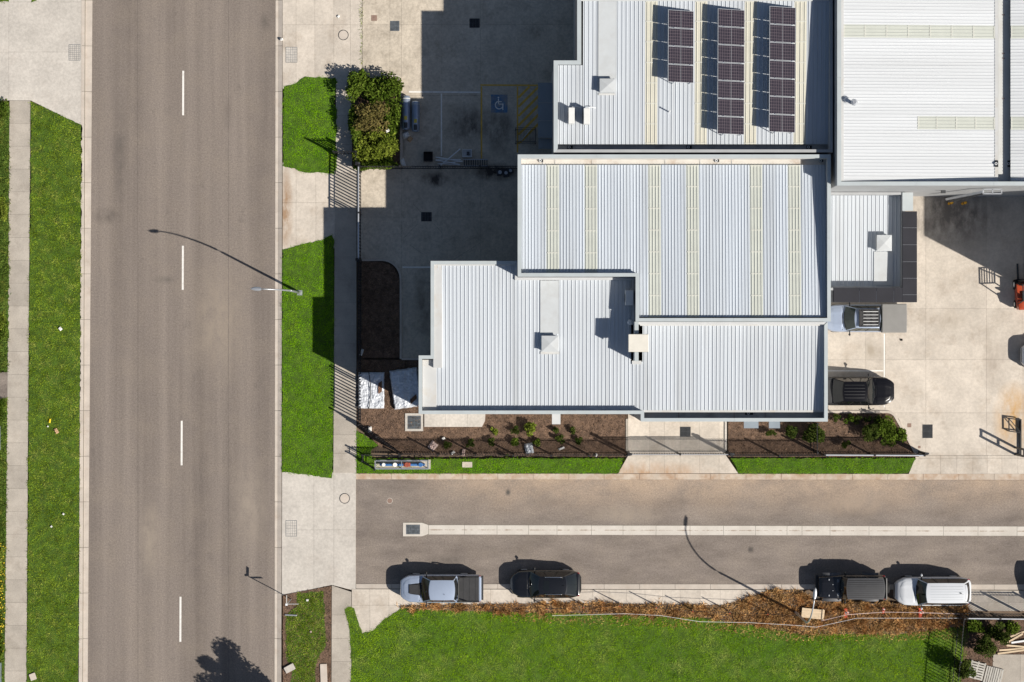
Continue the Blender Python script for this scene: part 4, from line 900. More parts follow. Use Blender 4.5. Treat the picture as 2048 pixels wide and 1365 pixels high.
def gatepost(label, px, py, h=2.1):
    t = thing('gate_post', label, 'gate post', (*P(px, py), ZP)); MB().box(-.075, .075, -.075, .075, -.05, h).build('post', 'steel_black', t, bevel=.008)
    MB().box(-.09, .09, -.09, .09, h, h + .03).build('cap', 'steel_black', t); MB().box(.076, .2, -.06, .06, h - .25, h - .05).build('roller_bracket', 'steel_dark', t); MB().box(-.05, .05, -.16, -.076, 1.1, 1.35).build('lock_box', 'steel_dark', t)
gatepost('black gate post at the hedge end of the forecourt gate', 719, 333)
gatepost('black gate post at the mulch island end of the forecourt gate', 719, 522)
gatepost('black gate post between long mulch bed and short driveway', 1254, 905, 2.2)
gatepost('black gate post between short driveway and shrub bed', 1455, 905)
gatepost('black gate post at the pale yard end of the shrub bed', 1838, 904, 2.1)
# open diagonal gate leaf brace end
t = thing('entry_gate', 'black steel gate end frame standing at the yard entrance', 'gate', (*P(2030, 909), ZP))
hh = 2.15
for y in (0, .45): MB().box(-.06, .06, y - .06, y + .06, -.05, hh).build('upright', 'steel_black', t)
for z in (1.05, hh - .06): MB().box(-.045, .045, .061, .389, z - .05, z + .05).build('crossbar', 'steel_black', t)
MB().box(.25, .37, -.1, 2.35, .02, .16).build('ground_rail', 'steel_black', t)
MB().box(.061, .25, -.05, .05, .03, .13).build('rail_foot', 'steel_black', t)
for y in (1.45, 2.3): MB().bar((-.55, y + .12, .3), (.31, y, .3), .07).build('arm', 'steel_black', t)
MB().bar((-.5, 1.57, .3), (-.52, 2.42, .3), .07).build('arm', 'steel_black', t); MB().bar((-.5, 2.38, .3), (.25, 1.5, .3), .05).build('brace', 'steel_black', t)
for x, y in ((-.5, 1.57), (-.5, 2.4)): MB().box(x - .03, x + .03, y - .03, y + .03, 0, .26).build('foot', 'steel_black', t)
MB().box(.28, .34, 1.4, 2.3, .161, .26).build('bracket', 'steel_black', t)
# ================================================================ STREET LAMPS, SIGNS
def lamp(label, px, py, zh, arm, ang):
    x, y = P(px, py); t = thing('street_lamp', label, 'street lamp', (x, y, ZP), ang)
    MB().box(-.17, .17, -.17, .17, -.03, .03).build('base_plate', 'steel_galv', t)
    MB().cyl(0, 0, .03, 1.0, .095, 12, .09).build('door_section', 'steel_galv', t)
    z0 = zh * .66
    p = [(0, 0, 1.0), (0, 0, z0)] + [(arm * (1 - math.cos(a)) , 0, z0 + (zh - z0) * math.sin(a)) for a in [math.pi / 2 * i / 10 for i in range(1, 11)]]
    MB().tube(p, [.085] + [.065 - .003 * i for i in range(len(p) - 1)], 10).build('pole', 'steel_galv', t, smooth=True)
    hd = MB().grid(lambda u, v: (arm - .08 + .72 * u, (.13 * math.sin(math.pi * min(1, .12 + u * .95)) ** .5) * math.cos(math.pi * v), zh + .07 * math.sin(math.pi * v) * (1 if True else 0)), 10, 6).build('lamp_head', 'steel_galv', t, smooth=True)
    MB().box(arm, arm + .52, -.085, .085, zh - .03, zh - .002).build('lens', 'lamp_clear', hd)
lamp('curved arm street lamp standing in the dry grass bank', 1590, 1224, 6.75, 1.9, R(84))
lamp('curved arm street lamp on the bright verge beside the main road', 600, 586, 7.0, 1.7, R(178))
t = thing('street_sign', 'street corner post with two crossed name blades', 'sign', (*P(583, 1198), ZP)); MB().cyl(0, 0, -.05, 2.5, .03, 10).build('post', 'steel_galv', t)
MB().box(-.02, .75, -.012, .012, 2.3, 2.48).build('blade', 'cap_white', t); MB().box(-.012, .012, .0, .6, 2.5, 2.66).build('blade', 'cap_white', t); MB().box(-.07, .07, -.07, .07, 2.661, 2.7).build('cap', 'pvc_white', t)
def marker(label, px, py, w, d, h, mat, rz=0, name='marker_strip', cat='marker', z=ZP):
    o = MB().prism([(-w / 2, -d / 2), (w / 2 - .03, -d / 2), (w / 2, -d / 2 + .03), (w / 2, d / 2), (-w / 2 + .03, d / 2), (-w / 2, d / 2 - .03)], 0, h).build(name, mat, None, bevel=.01, loc=(*P(px, py), z)); o.rotation_euler = (0, 0, rz); return tag(o, label, cat)
marker('thin grey marker strip lying in the small corner garden', 582.5, 1230, .8, .09, .06, 'steel_galv', R(-3), z=ZP + .05)
marker('rough broken concrete lump in the corner garden mulch', 580, 1336, .68, .42, .15, 'concrete_pale', R(28), 'concrete_lump', 'rubble', ZP + .02)
marker('long concrete slab offcut in the corner garden mulch', 648, 1350, .45, 1.5, .07, 'kerb', R(2), 'slab_offcut', 'slab', ZP + .02)
marker('round edged stone at the foot of the far verge grass', 67, 1353, .4, .45, .1, 'kerb', R(20), 'stone', 'stone', ZP + .02)
# ================================================================ PLANTS
def shrub(label, px, py, rx, ry, h, n, size, mat, seed, cat='shrub', name='shrub', group=None, lumps=9, z0=ZP, stem=True):
    """rx, ry in px, h in m"""
    rs = np.random.RandomState(seed); x, y = P(px, py, 0); rx /= S; ry /= S
    t = thing(name, label, cat, (x, y, z0), 0, group)
    lc = np.stack([rs.uniform(-.7, .7, lumps) * rx, rs.uniform(-.7, .7, lumps) * ry, rs.uniform(.4, .85, lumps) * h], 1)
    k = rs.randint(0, lumps, n); d = rs.normal(size=(n, 3)); d /= np.linalg.norm(d, axis=1)[:, None]
    r = rs.uniform(.35, 1.08, n) ** .6; rad = np.array([max(rx, .05) * .48, max(ry, .05) * .48, h * .34])
    c = lc[k] + d * r[:, None] * rad * (rs.uniform(.75, 1.25, lumps)[k])[:, None]; c[:, 2] = np.clip(c[:, 2], .05, None)
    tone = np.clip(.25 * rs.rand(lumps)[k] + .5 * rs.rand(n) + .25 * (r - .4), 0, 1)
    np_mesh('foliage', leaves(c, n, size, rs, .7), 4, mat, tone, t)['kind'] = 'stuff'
    if stem:
        m = MB()
        for j in range(min(lumps, 6)): m.tube([(0, 0, -.03), (lc[j][0] * .4, lc[j][1] * .4, lc[j][2] * .55), tuple(lc[j])], [.03, .02, .008], 5)
        m.build('stems', 'bark', t)['kind'] = 'stuff'
    return t
# hedge beside the crossover
bed('planted soil bed under the leafy hedge', [(704, 160), (752, 156), (790, 157), (799, 170), (800, 334), (704, 334)], 6, 90)
shrub('dark leafy hedge shrub nearest the driveway joint weeds', 722, 172, 24, 32, 1.5, 2600, .17, 'leaf_green', 41, lumps=14)
shrub('lime tipped hedge shrub inside the curved edging corner', 768, 178, 34, 32, 1.4, 3400, .17, 'leaf_green', 42, lumps=16)
shrub('spiky weed at the hedge end by the driveway joint', 724, 152, 6, 14, .6, 160, .15, 'leaf_green', 43, lumps=4)
shrub('brownish twiggy shrub in the middle of the hedge', 743, 240, 34, 30, 1.9, 3000, .15, 'leaf_brown', 44, lumps=16)
shrub('dark hedge shrub in the building shadow by the steel tanks', 786, 240, 16, 50, 1.1, 2200, .16, 'leaf_green', 45, lumps=14)
shrub('lime green hedge shrub beside the two steel tanks', 760, 290, 38, 32, 1.5, 3600, .15, 'leaf_lime', 46, lumps=18)
shrub('low leafy hedge shrub against the dividing fence', 752, 328, 42, 14, .9, 2000, .15, 'leaf_green', 47, lumps=12)
shrub('dark hedge shrub beside the slab footpath', 714, 245, 14, 46, 1.3, 2400, .16, 'leaf_green', 48, lumps=14)
shrub('drooping green hedge shrub over the picket fence corner', 722, 312, 17, 24, 1.2, 1600, .15, 'leaf_lime', 49, lumps=10)
# small plants in the beds
i = 60
for px, py, r, h, m, lb in ((988, 862, 8, .35, 'leaf_lime', 'tiny pale shrub at the canopy end of the long mulch bed'), (1030, 860, 9, .5, 'leaf_dark', 'dark shrub beside the big sprawling plant in the long mulch bed'),
        (1064, 858, 14, .8, 'leaf_lime', 'largest sprawling lime shrub in the long mulch bed'), (1112, 859, 9, .5, 'leaf_dark', 'dark shrub below the small white canopy'), (1149, 860, 9, .5, 'leaf_dark', 'dark shrub between small canopy and short driveway'),
        (897, 890, 10, .5, 'leaf_dark', 'dark shrub behind the crumpled paper in the long mulch bed'), (941, 886, 9, .5, 'leaf_dark', 'dark shrub against the long picket fence near the pipe cage'), (985, 884, 9, .45, 'leaf_dark', 'dark shrub in the fence shadow halfway along the long mulch bed'),
        (1029, 882, 9, .5, 'leaf_green', 'green shrub in the fence shadow below the large sprawling plant'), (1071, 884, 9, .5, 'leaf_green', 'green shrub beside the plastic bag in the long mulch bed'), (1118, 880, 10, .55, 'leaf_dark', 'dark bushy shrub in the fence shadow toward the short driveway'), (1158, 880, 9, .45, 'leaf_dark', 'last dark shrub in the fence shadow before the short driveway'),
        (1013, 912, 6, .7, 'leaf_dark', 'thin dark plant poking through the long picket fence'),
        (1672, 836, 9, .6, 'leaf_dark', 'dark shrub at the building end of the shrub bed edging'), (1695, 838, 10, .6, 'leaf_green', 'green shrub second along the shrub bed edging'), (1714, 840, 9, .6, 'leaf_dark', 'dark shrub third along the shrub bed edging'), (1733, 838, 8, .6, 'leaf_dark', 'dark shrub fourth along the shrub bed edging'), (1752, 837, 8, .6, 'leaf_dark', 'small dark shrub near the bend of the shrub bed edging'),
        (1625, 866, 22, 1.3, 'leaf_dark', 'broad dark shrub against the low front unit in the shrub bed'), (1737, 863, 18, 1.2, 'leaf_dark', 'tall dark shrub with golden leaves in the shrub bed'), (1766, 850, 18, 1.2, 'leaf_green', 'bushy green shrub inside the edging bend'), (1772, 874, 17, 1.1, 'leaf_green', 'round pale green shrub in the shrub bed tip'), (1797, 868, 14, 1.1, 'leaf_green', 'green shrub closest to the pale yard'),
        (1540, 862, 10, .8, 'leaf_dark', 'dark shrub below the small grey canopies'), (1578, 862, 13, 1.2, 'leaf_dark', 'sparse dark sapling between grey canopies and broad shrub'), (1690, 890, 11, .7, 'leaf_dark', 'dark shrub in the parked gate leaf shadow'),
        (1985, 1262, 22, 1.6, 'leaf_dark', 'dark bushy shrub behind the tall silver railed fence'), (1960, 1285, 22, 1.8, 'leaf_dark', 'dark tree like shrub at the lawn edge fence'), (1925, 1330, 20, 1.8, 'leaf_dark', 'dark leafy shrub overhanging the big lawn'), (1945, 1250, 18, .9, 'leaf_green', 'green weedy shrub at the lawn edge fence corner'), (2020, 1252, 14, .7, 'leaf_green', 'low green shrub behind the tall fence near the timber')):
    i += 1; n = int(70 + 420 * (r / 10) ** 2 * .9)
    shrub(lb, px, py, r, r * .95, h, min(n, 2200), .10 if r < 12 else .14, m, i, lumps=5 if r < 12 else 11)
for px, py, lb, s in ((9, 660, 'leafy weed clump by the footpath before the asphalt path', 1), (6, 640, 'brownish weed clump beside the narrow slab footpath', 2), (8, 215, 'broad leafy weed at the driveway end of the narrow footpath', 3), (10, 420, 'leafy weed leaning over the narrow slab footpath', 4), (5, 820, 'tall weeds just past the asphalt path', 5), (3, 1120, 'weed clump among yellow flowers', 6), (2, 1290, 'dark weed clump beyond the yellow flowers', 7)):
    shrub(lb, px, py, 11, 22, .45, 700, .13, 'leaf_green' if s % 2 else 'leaf_lime', 120 + s, 'weeds', 'weed_clump')
def tree(label, px, py, hc, r, seed):
    x, y = P(px, py); rs = np.random.RandomState(seed); t = thing('tree', label, 'tree', (x, y, ZP))
    MB().tube([(0, 0, -.05), (.03, .02, 1.2), (0, .05, 2.6), (.05, 0, hc)], [.16, .13, .10, .05], 9).build('trunk', 'bark', t, smooth=True)
    k = 26; d = rs.normal(size=(k, 3)); d /= np.linalg.norm(d, axis=1)[:, None]; lc = d * (rs.uniform(.3, .85, k)[:, None]) * np.array([r, r, r * .8]) + np.array([0, 0, hc])
    for j in range(9): MB().tube([(0, 0, 2.0 + .1 * j), tuple(lc[j] * np.array([.5, .5, .0]) + np.array([0, 0, (2.2 + lc[j][2]) / 2 + .3])), tuple(lc[j])], [.06, .04, .015], 6).build('limb', 'bark', t)
    n = 13000; q = rs.randint(0, k, n); dd = rs.normal(size=(n, 3)); dd /= np.linalg.norm(dd, axis=1)[:, None]
    c = lc[q] + dd * (rs.uniform(.2, 1, n) ** .6)[:, None] * .62 * rs.uniform(.7, 1.2, k)[q][:, None]
    np_mesh('crown', leaves(c, n, .2, rs, .6), 4, 'leaf_green', rs.rand(n), t)['kind'] = 'stuff'
tree('leafy street tree beside the small corner garden casting shade on the main road', 622, 1432, 4.4, 2.6, 77)
# ================================================================ YARD ITEMS
def tank(label, px, py0, py1, r):
    x, y0 = P(px, py1); _, y1 = P(px, py0); L_ = y1 - y0; t = thing('hot_water_tank', label, 'tank', (x, y0, ZP))
    prof = [(0, 0), (r * .7, .02), (r * .95, .07), (r, .14), (r, L_ - .14), (r * .95, L_ - .07), (r * .7, L_ - .02), (0, L_)]; m = MB(); n = 20
    m.grid(lambda u, v: (prof[round(u * 7)][0] * math.cos(2 * math.pi * v), prof[round(u * 7)][1], r + .04 + prof[round(u * 7)][0] * math.sin(2 * math.pi * v)), 7, n)
    m.build('shell', 'tank_steel', t, smooth=True)
    for y in (.2, L_ - .2): MB().box(-r * .8, r * .8, y - .04, y + .04, 0, .12).build('cradle', 'timber_grey', t)
    MB().grid(lambda u, v: ((r + .006) * math.sin(-.35 + .7 * v), L_ * .28 + .26 * u, r + .04 + (r + .006) * math.cos(-.35 + .7 * v)), 3, 6).build('warning_label', 'label_yellow', t)
    MB().grid(lambda u, v: ((r + .006) * math.sin(-.45 + .9 * v), .1 + .38 * u, r + .04 + (r + .006) * math.cos(-.45 + .9 * v)), 3, 6).build('access_panel', 'steel_dark', t)
    MB().ring(0, 0, r * .995, r * 1.012, 0, .05, 20).build('band', 'cap_white', t).matrix_local = Matrix.Translation((0, L_ - .2, r + .04)) @ Matrix.Rotation(R(90), 4, 'X')
tank('longer steel hot water tank lying against the hedge', 812.5, 193, 262, .29)
tank('shorter steel hot water tank lying beside the longer one', 832, 204, 266, .27)
def polyobj(name, label, cat, px, py, w, d, h, mat, rz=0, z=ZP, seed=1, dent=.05, parts=None):
    rs = random.Random(seed); m = MB()
    m.grid(lambda u, v: (w * (u - .5), d * (v - .5), h * (1 - (2 * abs(u - .5)) ** 6) * (1 - (2 * abs(v - .5)) ** 6) + rs.uniform(-dent, dent) * h + .01), 9, 9)
    o = m.build(name, mat, None, smooth=False, loc=(*P(px, py), z)); o.rotation_euler = (0, 0, rz); return tag(o, label, cat)
polyobj('plastic_sack', 'crumpled white sack at the foot of the steel tanks', 'sack', 812, 271, .5, .4, .25, 'litter_white', .4, seed=5, dent=.15)
polyobj('plastic_sack', 'flattened pale sack beside the tanks and crumpled sack', 'sack', 820, 279, .35, .3, .12, 'cardboard', .9, seed=6, dent=.15)
polyobj('cloth_scrap', 'pale cloth scrap caught at the hedge edging corner', 'scrap', 806, 326, .3, .55, .12, 'litter_white', .3, seed=7, dent=.2)
rs2 = random.Random(11)
for k in range(7):
    a = rs2.uniform(-.22, .12); x, y = P(897 + rs2.uniform(-6, 6), 325 + rs2.uniform(-6, 5)); Ln = rs2.uniform(1.3, 1.7)
    o = MB().box(-Ln / 2, Ln / 2, -.035, .035, 0, .05).box(-Ln / 2, -Ln / 2 + .04, -.036, .036, .0505, .055).build('channel_length', 'pvc_white', None, loc=(x, y, ZP + .005 + .052 * k)); o.rotation_euler = (0, 0, a)
    tag(o, 'white channel length in the loose pile by the dividing fence', 'channel', 'white channel lengths piled by the dividing fence')
x, y = P(899, 318); o = MB().box(-.95, .95, -.035, .035, 0, .05).box(-.95, -.91, -.036, .036, .0505, .055).build('channel_length', 'pvc_white', None, loc=(x, y, ZP + .375)); o.rotation_euler = (0, 0, R(40)); tag(o, 'white channel length lying crosswise over the loose pile', 'channel')
def crate(label, px, py, w, d, h, mat, name='storage_box', cat='box', rz=0):
    t = thing(name, label, cat, (*P(px, py), ZP), rz); MB().box(-w / 2, w / 2, -d / 2, d / 2, 0, .04).build('floor', mat, t)
    for s in (-1, 1): MB().box(s * w / 2, s * (w / 2 - .03), -d / 2, d / 2, .041, h).build('side', mat, t); MB().box(-w / 2 + .031, w / 2 - .031, s * d / 2, s * (d / 2 - .03), .041, h).build('side', mat, t)
    return t
b = crate('white open carton standing by the pile of channels', 934.5, 308, .62, .5, .3, 'pvc_white'); MB().box(-.02, .16, -.12, .1, .05, .2).build('packing', 'steel_dark', b)
b = crate('black waste bin beside the white channel pile', 857, 315, .6, .62, .6, 'trim_black', 'waste_bin', 'bin')
t = thing('steel_rack', 'dark slatted steel rack lying by the dividing fence', 'rack', (*P(951, 327), ZP)); 
for s in (-1, 1): MB().box(-.8, .8, s * .22 - .02, s * .22 + .02, .25, .32).build('side_rail', 'steel_galv', t)
for k in range(11): MB().box(-.76 + .15 * k, -.70 + .15 * k, -.199, .199, .27, .31).build('slat', 'steel_dark', t)
for sx in (-1, 1):
    for s in (-1, 1): MB().box(sx * .74 - .02, sx * .74 + .02, s * .2 - .02, s * .2 + .02, 0, .249).build('leg', 'steel_galv', t)
t = thing('trolley_cage', 'dark mesh trolley cage in the hatched zone', 'cage', (*P(1051, 274), ZP))
for x in (-.65, .65):
    for y in (-.45, .45): MB().box(x - .02, x + .02, y - .02, y + .02, .1, 1.2).build('post', 'steel_dark', t); MB().tube([(x - .03, y, .06), (x + .03, y, .06)], .06, 10).build('wheel', 'rubber', t)
for z in (.14, 1.18):
    for y in (-.45, .45): MB().bar((-.63, y, z), (.63, y, z), .03).build('rail', 'steel_dark', t)
    for x in (-.65, .65): MB().bar((x, -.43, z), (x, .43, z), .03).build('rail', 'steel_dark', t)
m = MB()
for k in range(1, 13): m.bar((-.65 + .1 * k, -.43, .12), (-.65 + .1 * k, .43, .12), .012)
m.build('deck_wires', 'steel_dark', t)['kind'] = 'stuff'; MB().bar((-.3, -.3, .2), (.3, .35, 1.0), .05).build('loose_bar', 'steel_galv', t)
for px, py, w, d, h, rz, lb in ((952 + 48, 346, .45, .4, .4, .2, 'dark engine part on the forecourt by the dividing fence'), (1012, 347, .4, .55, .35, .1, 'grey metal crate of scrap by the dividing fence'), (1021, 343, .35, .35, .5, .5, 'grey canister in the scrap row by the dividing fence')):
    t = thing('scrap_part', lb, 'scrap', (*P(px, py), ZP), rz); MB().box(-w / 2, w / 2, -d / 2, d / 2, 0, h * .6).build('block', 'steel_dark', t, bevel=.03); MB().cyl(0, 0, h * .6, h, w * .28, 12).build('cap', 'steel_galv', t); MB().tube([(-w / 2, 0, h * .4), (-w * .8, .05, h * .3), (-w * .85, .1, .03)], .03, 6).build('hose', 'rubber', t)
# wrapped pallets
def pallet(label, px, py, w, d, h, rz, seed, bare):
    t = thing('wrapped_pallet', label, 'pallet', (*P(px, py), ZP + .02), rz); w /= S; d /= S
    for s in (-1, 0, 1): MB().box(-w / 2 + .02, w / 2 - .02, s * (d / 2 - .1) - .05, s * (d / 2 - .1) + .05, 0, .09).build('bearer', 'timber', t)
    def f(u, v):
        x, y = w * (u - .5), d * (v - .5); e = max(abs(u - .5), abs(v - .5)) * 2
        z = h * (1 if e < .93 else max(.0, (1 - e) / .07)) + .13
        z += .06 * mnoise.noise(Vector((x * 3.2, y * 3.2, seed))) + .035 * mnoise.noise(Vector((x * 8, y * 8, seed + 5)))
        z = min(z, h + .13 + .07)
        return (x + .03 * mnoise.noise(Vector((y * 4, seed, 0))), y + .03 * mnoise.noise(Vector((x * 4, seed, 2))), max(.125, z))
    MB().grid(f, 44, 52).build('silver_wrap', 'tarp_silver', t, smooth=False)
    fb_ = lambda u, v: (w * (bare[0] + (bare[1] - bare[0]) * u) * 1.0, d * (bare[2] + (bare[3] - bare[2]) * v) + (bare[1] - bare[0]) * u * d * .5, h + .20 + .03 * mnoise.noise(Vector((u * 5, v * 5, 1))))
    MB().grid(fb_, 8, 8).build('torn_patch', 'soil_bag', t)
    return t
t = pallet('silver wrapped pallet against the picket fence with a dark strap', 743, 781, 52, 72, .10, R(0), 3, (.28, .42, -.1, .2))
MB().tube([(-.15 + .12 * math.sin(v * 3.1), 1.22 - 2.44 * v, .32 - .15 * max(0, abs(v - .5) * 2 - .92) / .08) for v in [i / 24 for i in range(25)]], .022, 6).build('strap', 'rubber', t)
pallet('silver wrapped pallet leaning toward the front unit wall', 812, 777, 56, 78, .22, R(8), 8, (.1, .35, -.42, -.3))
# pipe cage
t = thing('water_meter_cage', 'galvanised cage over blue pipes and red valve in the grass', 'water meter', (*P(804.5, 929), ZP + .01)); w, d = 105 / S / 2, 16 / S / 2
MB().box(-w - .1, w + .15, -d - .05, d + .05, -.1, .03).build('plinth', 'concrete_grey', t)
for z in (.06, .62):
    for y in (-d, d): MB().bar((-w, y, z), (w, y, z), .045).build('rail', 'steel_galv', t)
    for x in (-w, 0, w): MB().bar((x, -d, z), (x, d, z), .045).build('rail', 'steel_galv', t)
for x in (-w, 0, w):
    for y in (-d, d): MB().box(x - .02, x + .02, y - .02, y + .02, .03, .62).build('post', 'steel_galv', t)
MB().tube([(-w + .35, 0, .03), (-w + .35, 0, .3), (-w + .5, 0, .34), (w - .5, 0, .34), (w - .3, 0, .3), (w - .3, 0, .03)], .085, 12).build('pipe', 'plastic_blue', t, smooth=True)
MB().cyl(.35, 0, .24, .5, .16, 14).box(.12, .58, -.13, .13, .22, .44).build('valve', 'valve_red', t)
MB().cyl(-.45, 0, .2, .5, .14, 14).build('meter', 'litter_white', t); MB().cyl(-1.2, 0, .2, .46, .12, 14).build('flange', 'pvc_white', t); MB().cyl(1.25, 0, .2, .52, .14, 14).build('valve_wheel', 'plastic_blue', t)
# lawn edge: star pickets, string line and orange feet
def star(label, px, py, h=1.6):
    t = thing('star_picket', label, 'stake', (*P(px, py), ZP - .1)); m = MB()
    for k in range(3): a = k * 2 * math.pi / 3; m.box(0, .035, -.006, .006, 0, h, a, (0, 0))
    m.build('stake', 'steel_dark', t); MB().cyl(0, 0, h, h + .05, .03, 8).build('cap', 'safety_orange', t); MB().bar((0, 0, h * .95), (.35, -.12, .12), .02).build('stay', 'steel_dark', t)
SP = [(1093, 1212), (1165, 1209), (1237, 1206), (1309, 1209), (1381, 1217), (1454, 1220), (1529, 1222)]
for k, (px, py) in enumerate(SP): star(('star picket stake behind the black wagon in the dry bank', 'star picket stake just past the black wagon in the dry bank', 'star picket stake at the gap in the dry bank', 'star picket stake where the string line bends', 'star picket stake past the bend of the string line', 'star picket stake next before the street lamp pair', 'star picket stake closest to the lamp in the dry bank')[k], px, py)
def string(label, path, z=.75, r=.013, mat='steel_black'):
    o = MB().tube([(*P(px, py), zz) for px, py, zz in path], r, 5).build('string_line', mat); tag(o, label, 'string line')
string('dark wire strung between the star pickets', [(px, py, 1.42) for px, py in SP] + [(1590, 1226, 1.42)])
string('white string line along the lawn edge', [(1104, 1230, .4), (1180, 1228, .4), (1250, 1226, .4), (1322, 1230, .4), (1398, 1242, .4), (1500, 1244, .4), (1600, 1250, .4), (1630, 1253, .4), (1712, 1235, .4), (1800, 1235, .4), (1925, 1235, .4)], r=.012, mat='pvc_white')
for px, py, lb in ((1690, 1226, 'orange barrier foot in the dry bank behind the black four wheel drive'), (1839, 1225, 'orange barrier foot in the dry bank behind the white wagon'), (1765, 1221, 'small orange barrier foot between the two larger ones')):
    t = thing('barrier_foot', lb, 'barrier foot', (*P(px, py), ZP)); f = 1 if py > 1222 else .6
    MB().box(-.11 * f, .11 * f, -.32 * f, .32 * f, 0, .14).build('base', 'safety_orange', t, bevel=.03); MB().cyl(0, .1 * f, .14, .9 * f, .03, 8).build('stem', 'safety_orange', t); MB().box(-.13 * f, .13 * f, .02, .16, .5 * f, .62 * f).build('panel_clip', 'litter_pink', t)
string('sagging orange safety mesh top cord in the dry bank', [(1640, 1240, .5), (1690, 1226, .85), (1765, 1222, .6), (1839, 1222, .85), (1920, 1226, .6)], mat='litter_pink', r=.02)
t = thing('plywood_panel', 'pale plywood board lying in the dry bank by the lamp', 'board', (*P(1624, 1226), ZP + .3), R(-6)); MB().box(-.75, .75, -.32, .32, 0, .03).build('sheet', 'timber', t); MB().box(.6, .68, -.36, .36, .031, .08).build('batten', 'timber', t); MB().box(-.68, -.6, -.3, .3, -.28, -.001).build('block', 'timber', t); MB().box(.6, .68, -.3, .3, -.28, -.001).build('block', 'timber', t)
# offcuts and pallet by the tall fence
rs3 = random.Random(5)
for k, (px, py, Ln, a, lb) in enumerate(((2030, 1298, 2.2, 4, 'pale timber plank topmost across the offcut heap'), (2022, 1303, 1.9, 8, 'pale timber plank half under the topmost plank'), (2035, 1292, 1.6, -5, 'pale timber plank pointing away from the concrete pad'), (2034, 1268, 1.5, 20, 'thin timber offcut slanting over the mulch'), (2028, 1276, 1.2, 30, 'short timber offcut near the slanting one'), (2040, 1282, 1.3, 8, 'white painted timber offcut on the mulch'))):
    o = MB().box(-Ln / 2, Ln / 2, -.06, .06, 0, .045).build('timber_plank', 'timber' if k < 5 else 'pvc_white', None, bevel=.004, loc=(*P(px, py), ZP + .03 + .05 * (k % 3))); o.rotation_euler = (0, 0, R(a)); tag(o, lb, 'plank')
t = thing('timber_pallet', 'weathered slatted pallet leaning beside the concrete pad', 'pallet', (*P(1985, 1352), ZP), R(-14))
for k in range(8): MB().box(-.58 + .15 * k, -.47 + .15 * k, -.6, .6, .12, .145).build('slat', 'timber_grey', t)
for y in (-.55, 0, .55): MB().box(-.6, .6, y - .05, y + .05, .02, .119).build('bearer', 'timber_grey', t)
t = thing('timber_pallet', 'dark slatted pallet standing in the shrub shade', 'pallet', (*P(1952, 1340), ZP + .03), R(76))
for k in range(7): MB().box(-.58 + .17 * k, -.47 + .17 * k, -.5, .5, .12, .145).build('slat', 'timber_grey', t)
for y in (-.45, 0, .45): MB().box(-.6, .6, y - .05, y + .05, .02, .119).build('bearer', 'timber_grey', t)
# utility cabinets just inside the weedy strip
for px, py, lb in ((-6, 876, 'grey metal letterbox cabinet in the weedy strip past the asphalt path'), (-4, 1348, 'pale metal letterbox cabinet beyond the yellow flowers')):
    t = thing('letterbox', lb, 'letterbox', (*P(px, py), ZP)); MB().box(-.28, .28, -.8, .8, 0, .9).build('body', 'tank_steel', t, bevel=.02); MB().box(-.31, .31, -.84, .84, .9, .94).build('lid', 'cap_white', t, bevel=.01); MB().box(.281, .295, -.2, .2, .5, .6).build('slot', 'trim_black', t)
# litter
def litter(label, px, py, w, d, h, mat, seed, z=ZP + .07, name='litter'): polyobj(name, label, 'litter', px, py, w, d, h, mat, seed * .7, z, seed, .45)
litter('crumpled white paper on the far grass verge', 122, 658, .2, .24, .07, 'litter_white', 1)
litter('bright yellow wrapper on the far grass verge', 101, 842, .28, .12, .04, 'litter_yellow', 2)
litter('torn cardboard scrap on the far grass verge', 114, 862, .36, .22, .06, 'cardboard', 3)
litter('white paper scrap beside the yellow wrapper', 97, 853, .1, .1, .04, 'litter_white', 4)
litter('small white scrap on the far verge before the street tree shade', 104, 1053, .12, .12, .04, 'litter_white', 5)
litter('white paper ball on the far verge grass edge', 128, 1028, .13, .13, .05, 'litter_white', 6)
litter('silvery plastic bag tangled at the long picket fence', 1058, 897, .7, .55, .22, 'tarp_silver', 7)
litter('crumpled pinkish paper heap near the pipe cage fence', 866, 892, .5, .55, .16, 'litter_pink', 8)
litter('white rag caught on the slanting fence', 740, 859, .25, .4, .2, 'litter_white', 9)
litter('pale paper bag under the long picket fence', 906, 906, .3, .18, .12, 'litter_white', 10)
litter('pinkish carton flattened at the long picket fence', 927, 905, .45, .2, .1, 'litter_pink', 11)
litter('white cup in the mulch near the long fence', 887, 877, .16, .22, .12, 'litter_white', 12)
litter('white paper in the shaded mulch beside the picket fence', 724, 705, .16, .45, .1, 'litter_white', 13)
litter('pale scrap in the mulch under the long fence toward the driveway', 1123, 897, .4, .14, .07, 'litter_white', 14)
litter('torn white scrap beside the gate post of the short driveway', 1192, 910, .22, .16, .07, 'litter_white', 15)
litter('white plastic cup on the wide crossover by the pit lid', 563.5, 80, .15, .2, .1, 'litter_white', 16, ZP + .02)
litter('white plastic scrap on the wide crossover near the manhole', 677, 34, .14, .2, .06, 'litter_white', 17, ZP + .01)
litter('white paper in the corner garden grass', 615, 1200, .16, .15, .06, 'litter_white', 18)
litter('pale scrap at the corner garden grass centre', 622, 1263, .12, .13, .05, 'litter_pink', 19)
litter('curled black rubber scrap on the pale yard', 1802, 680, .14, .16, .06, 'rubber', 20, ZP + .005)
litter('white paper tangled in the hedge', 778, 267, .16, .25, .1, 'litter_white', 21, 1.45)
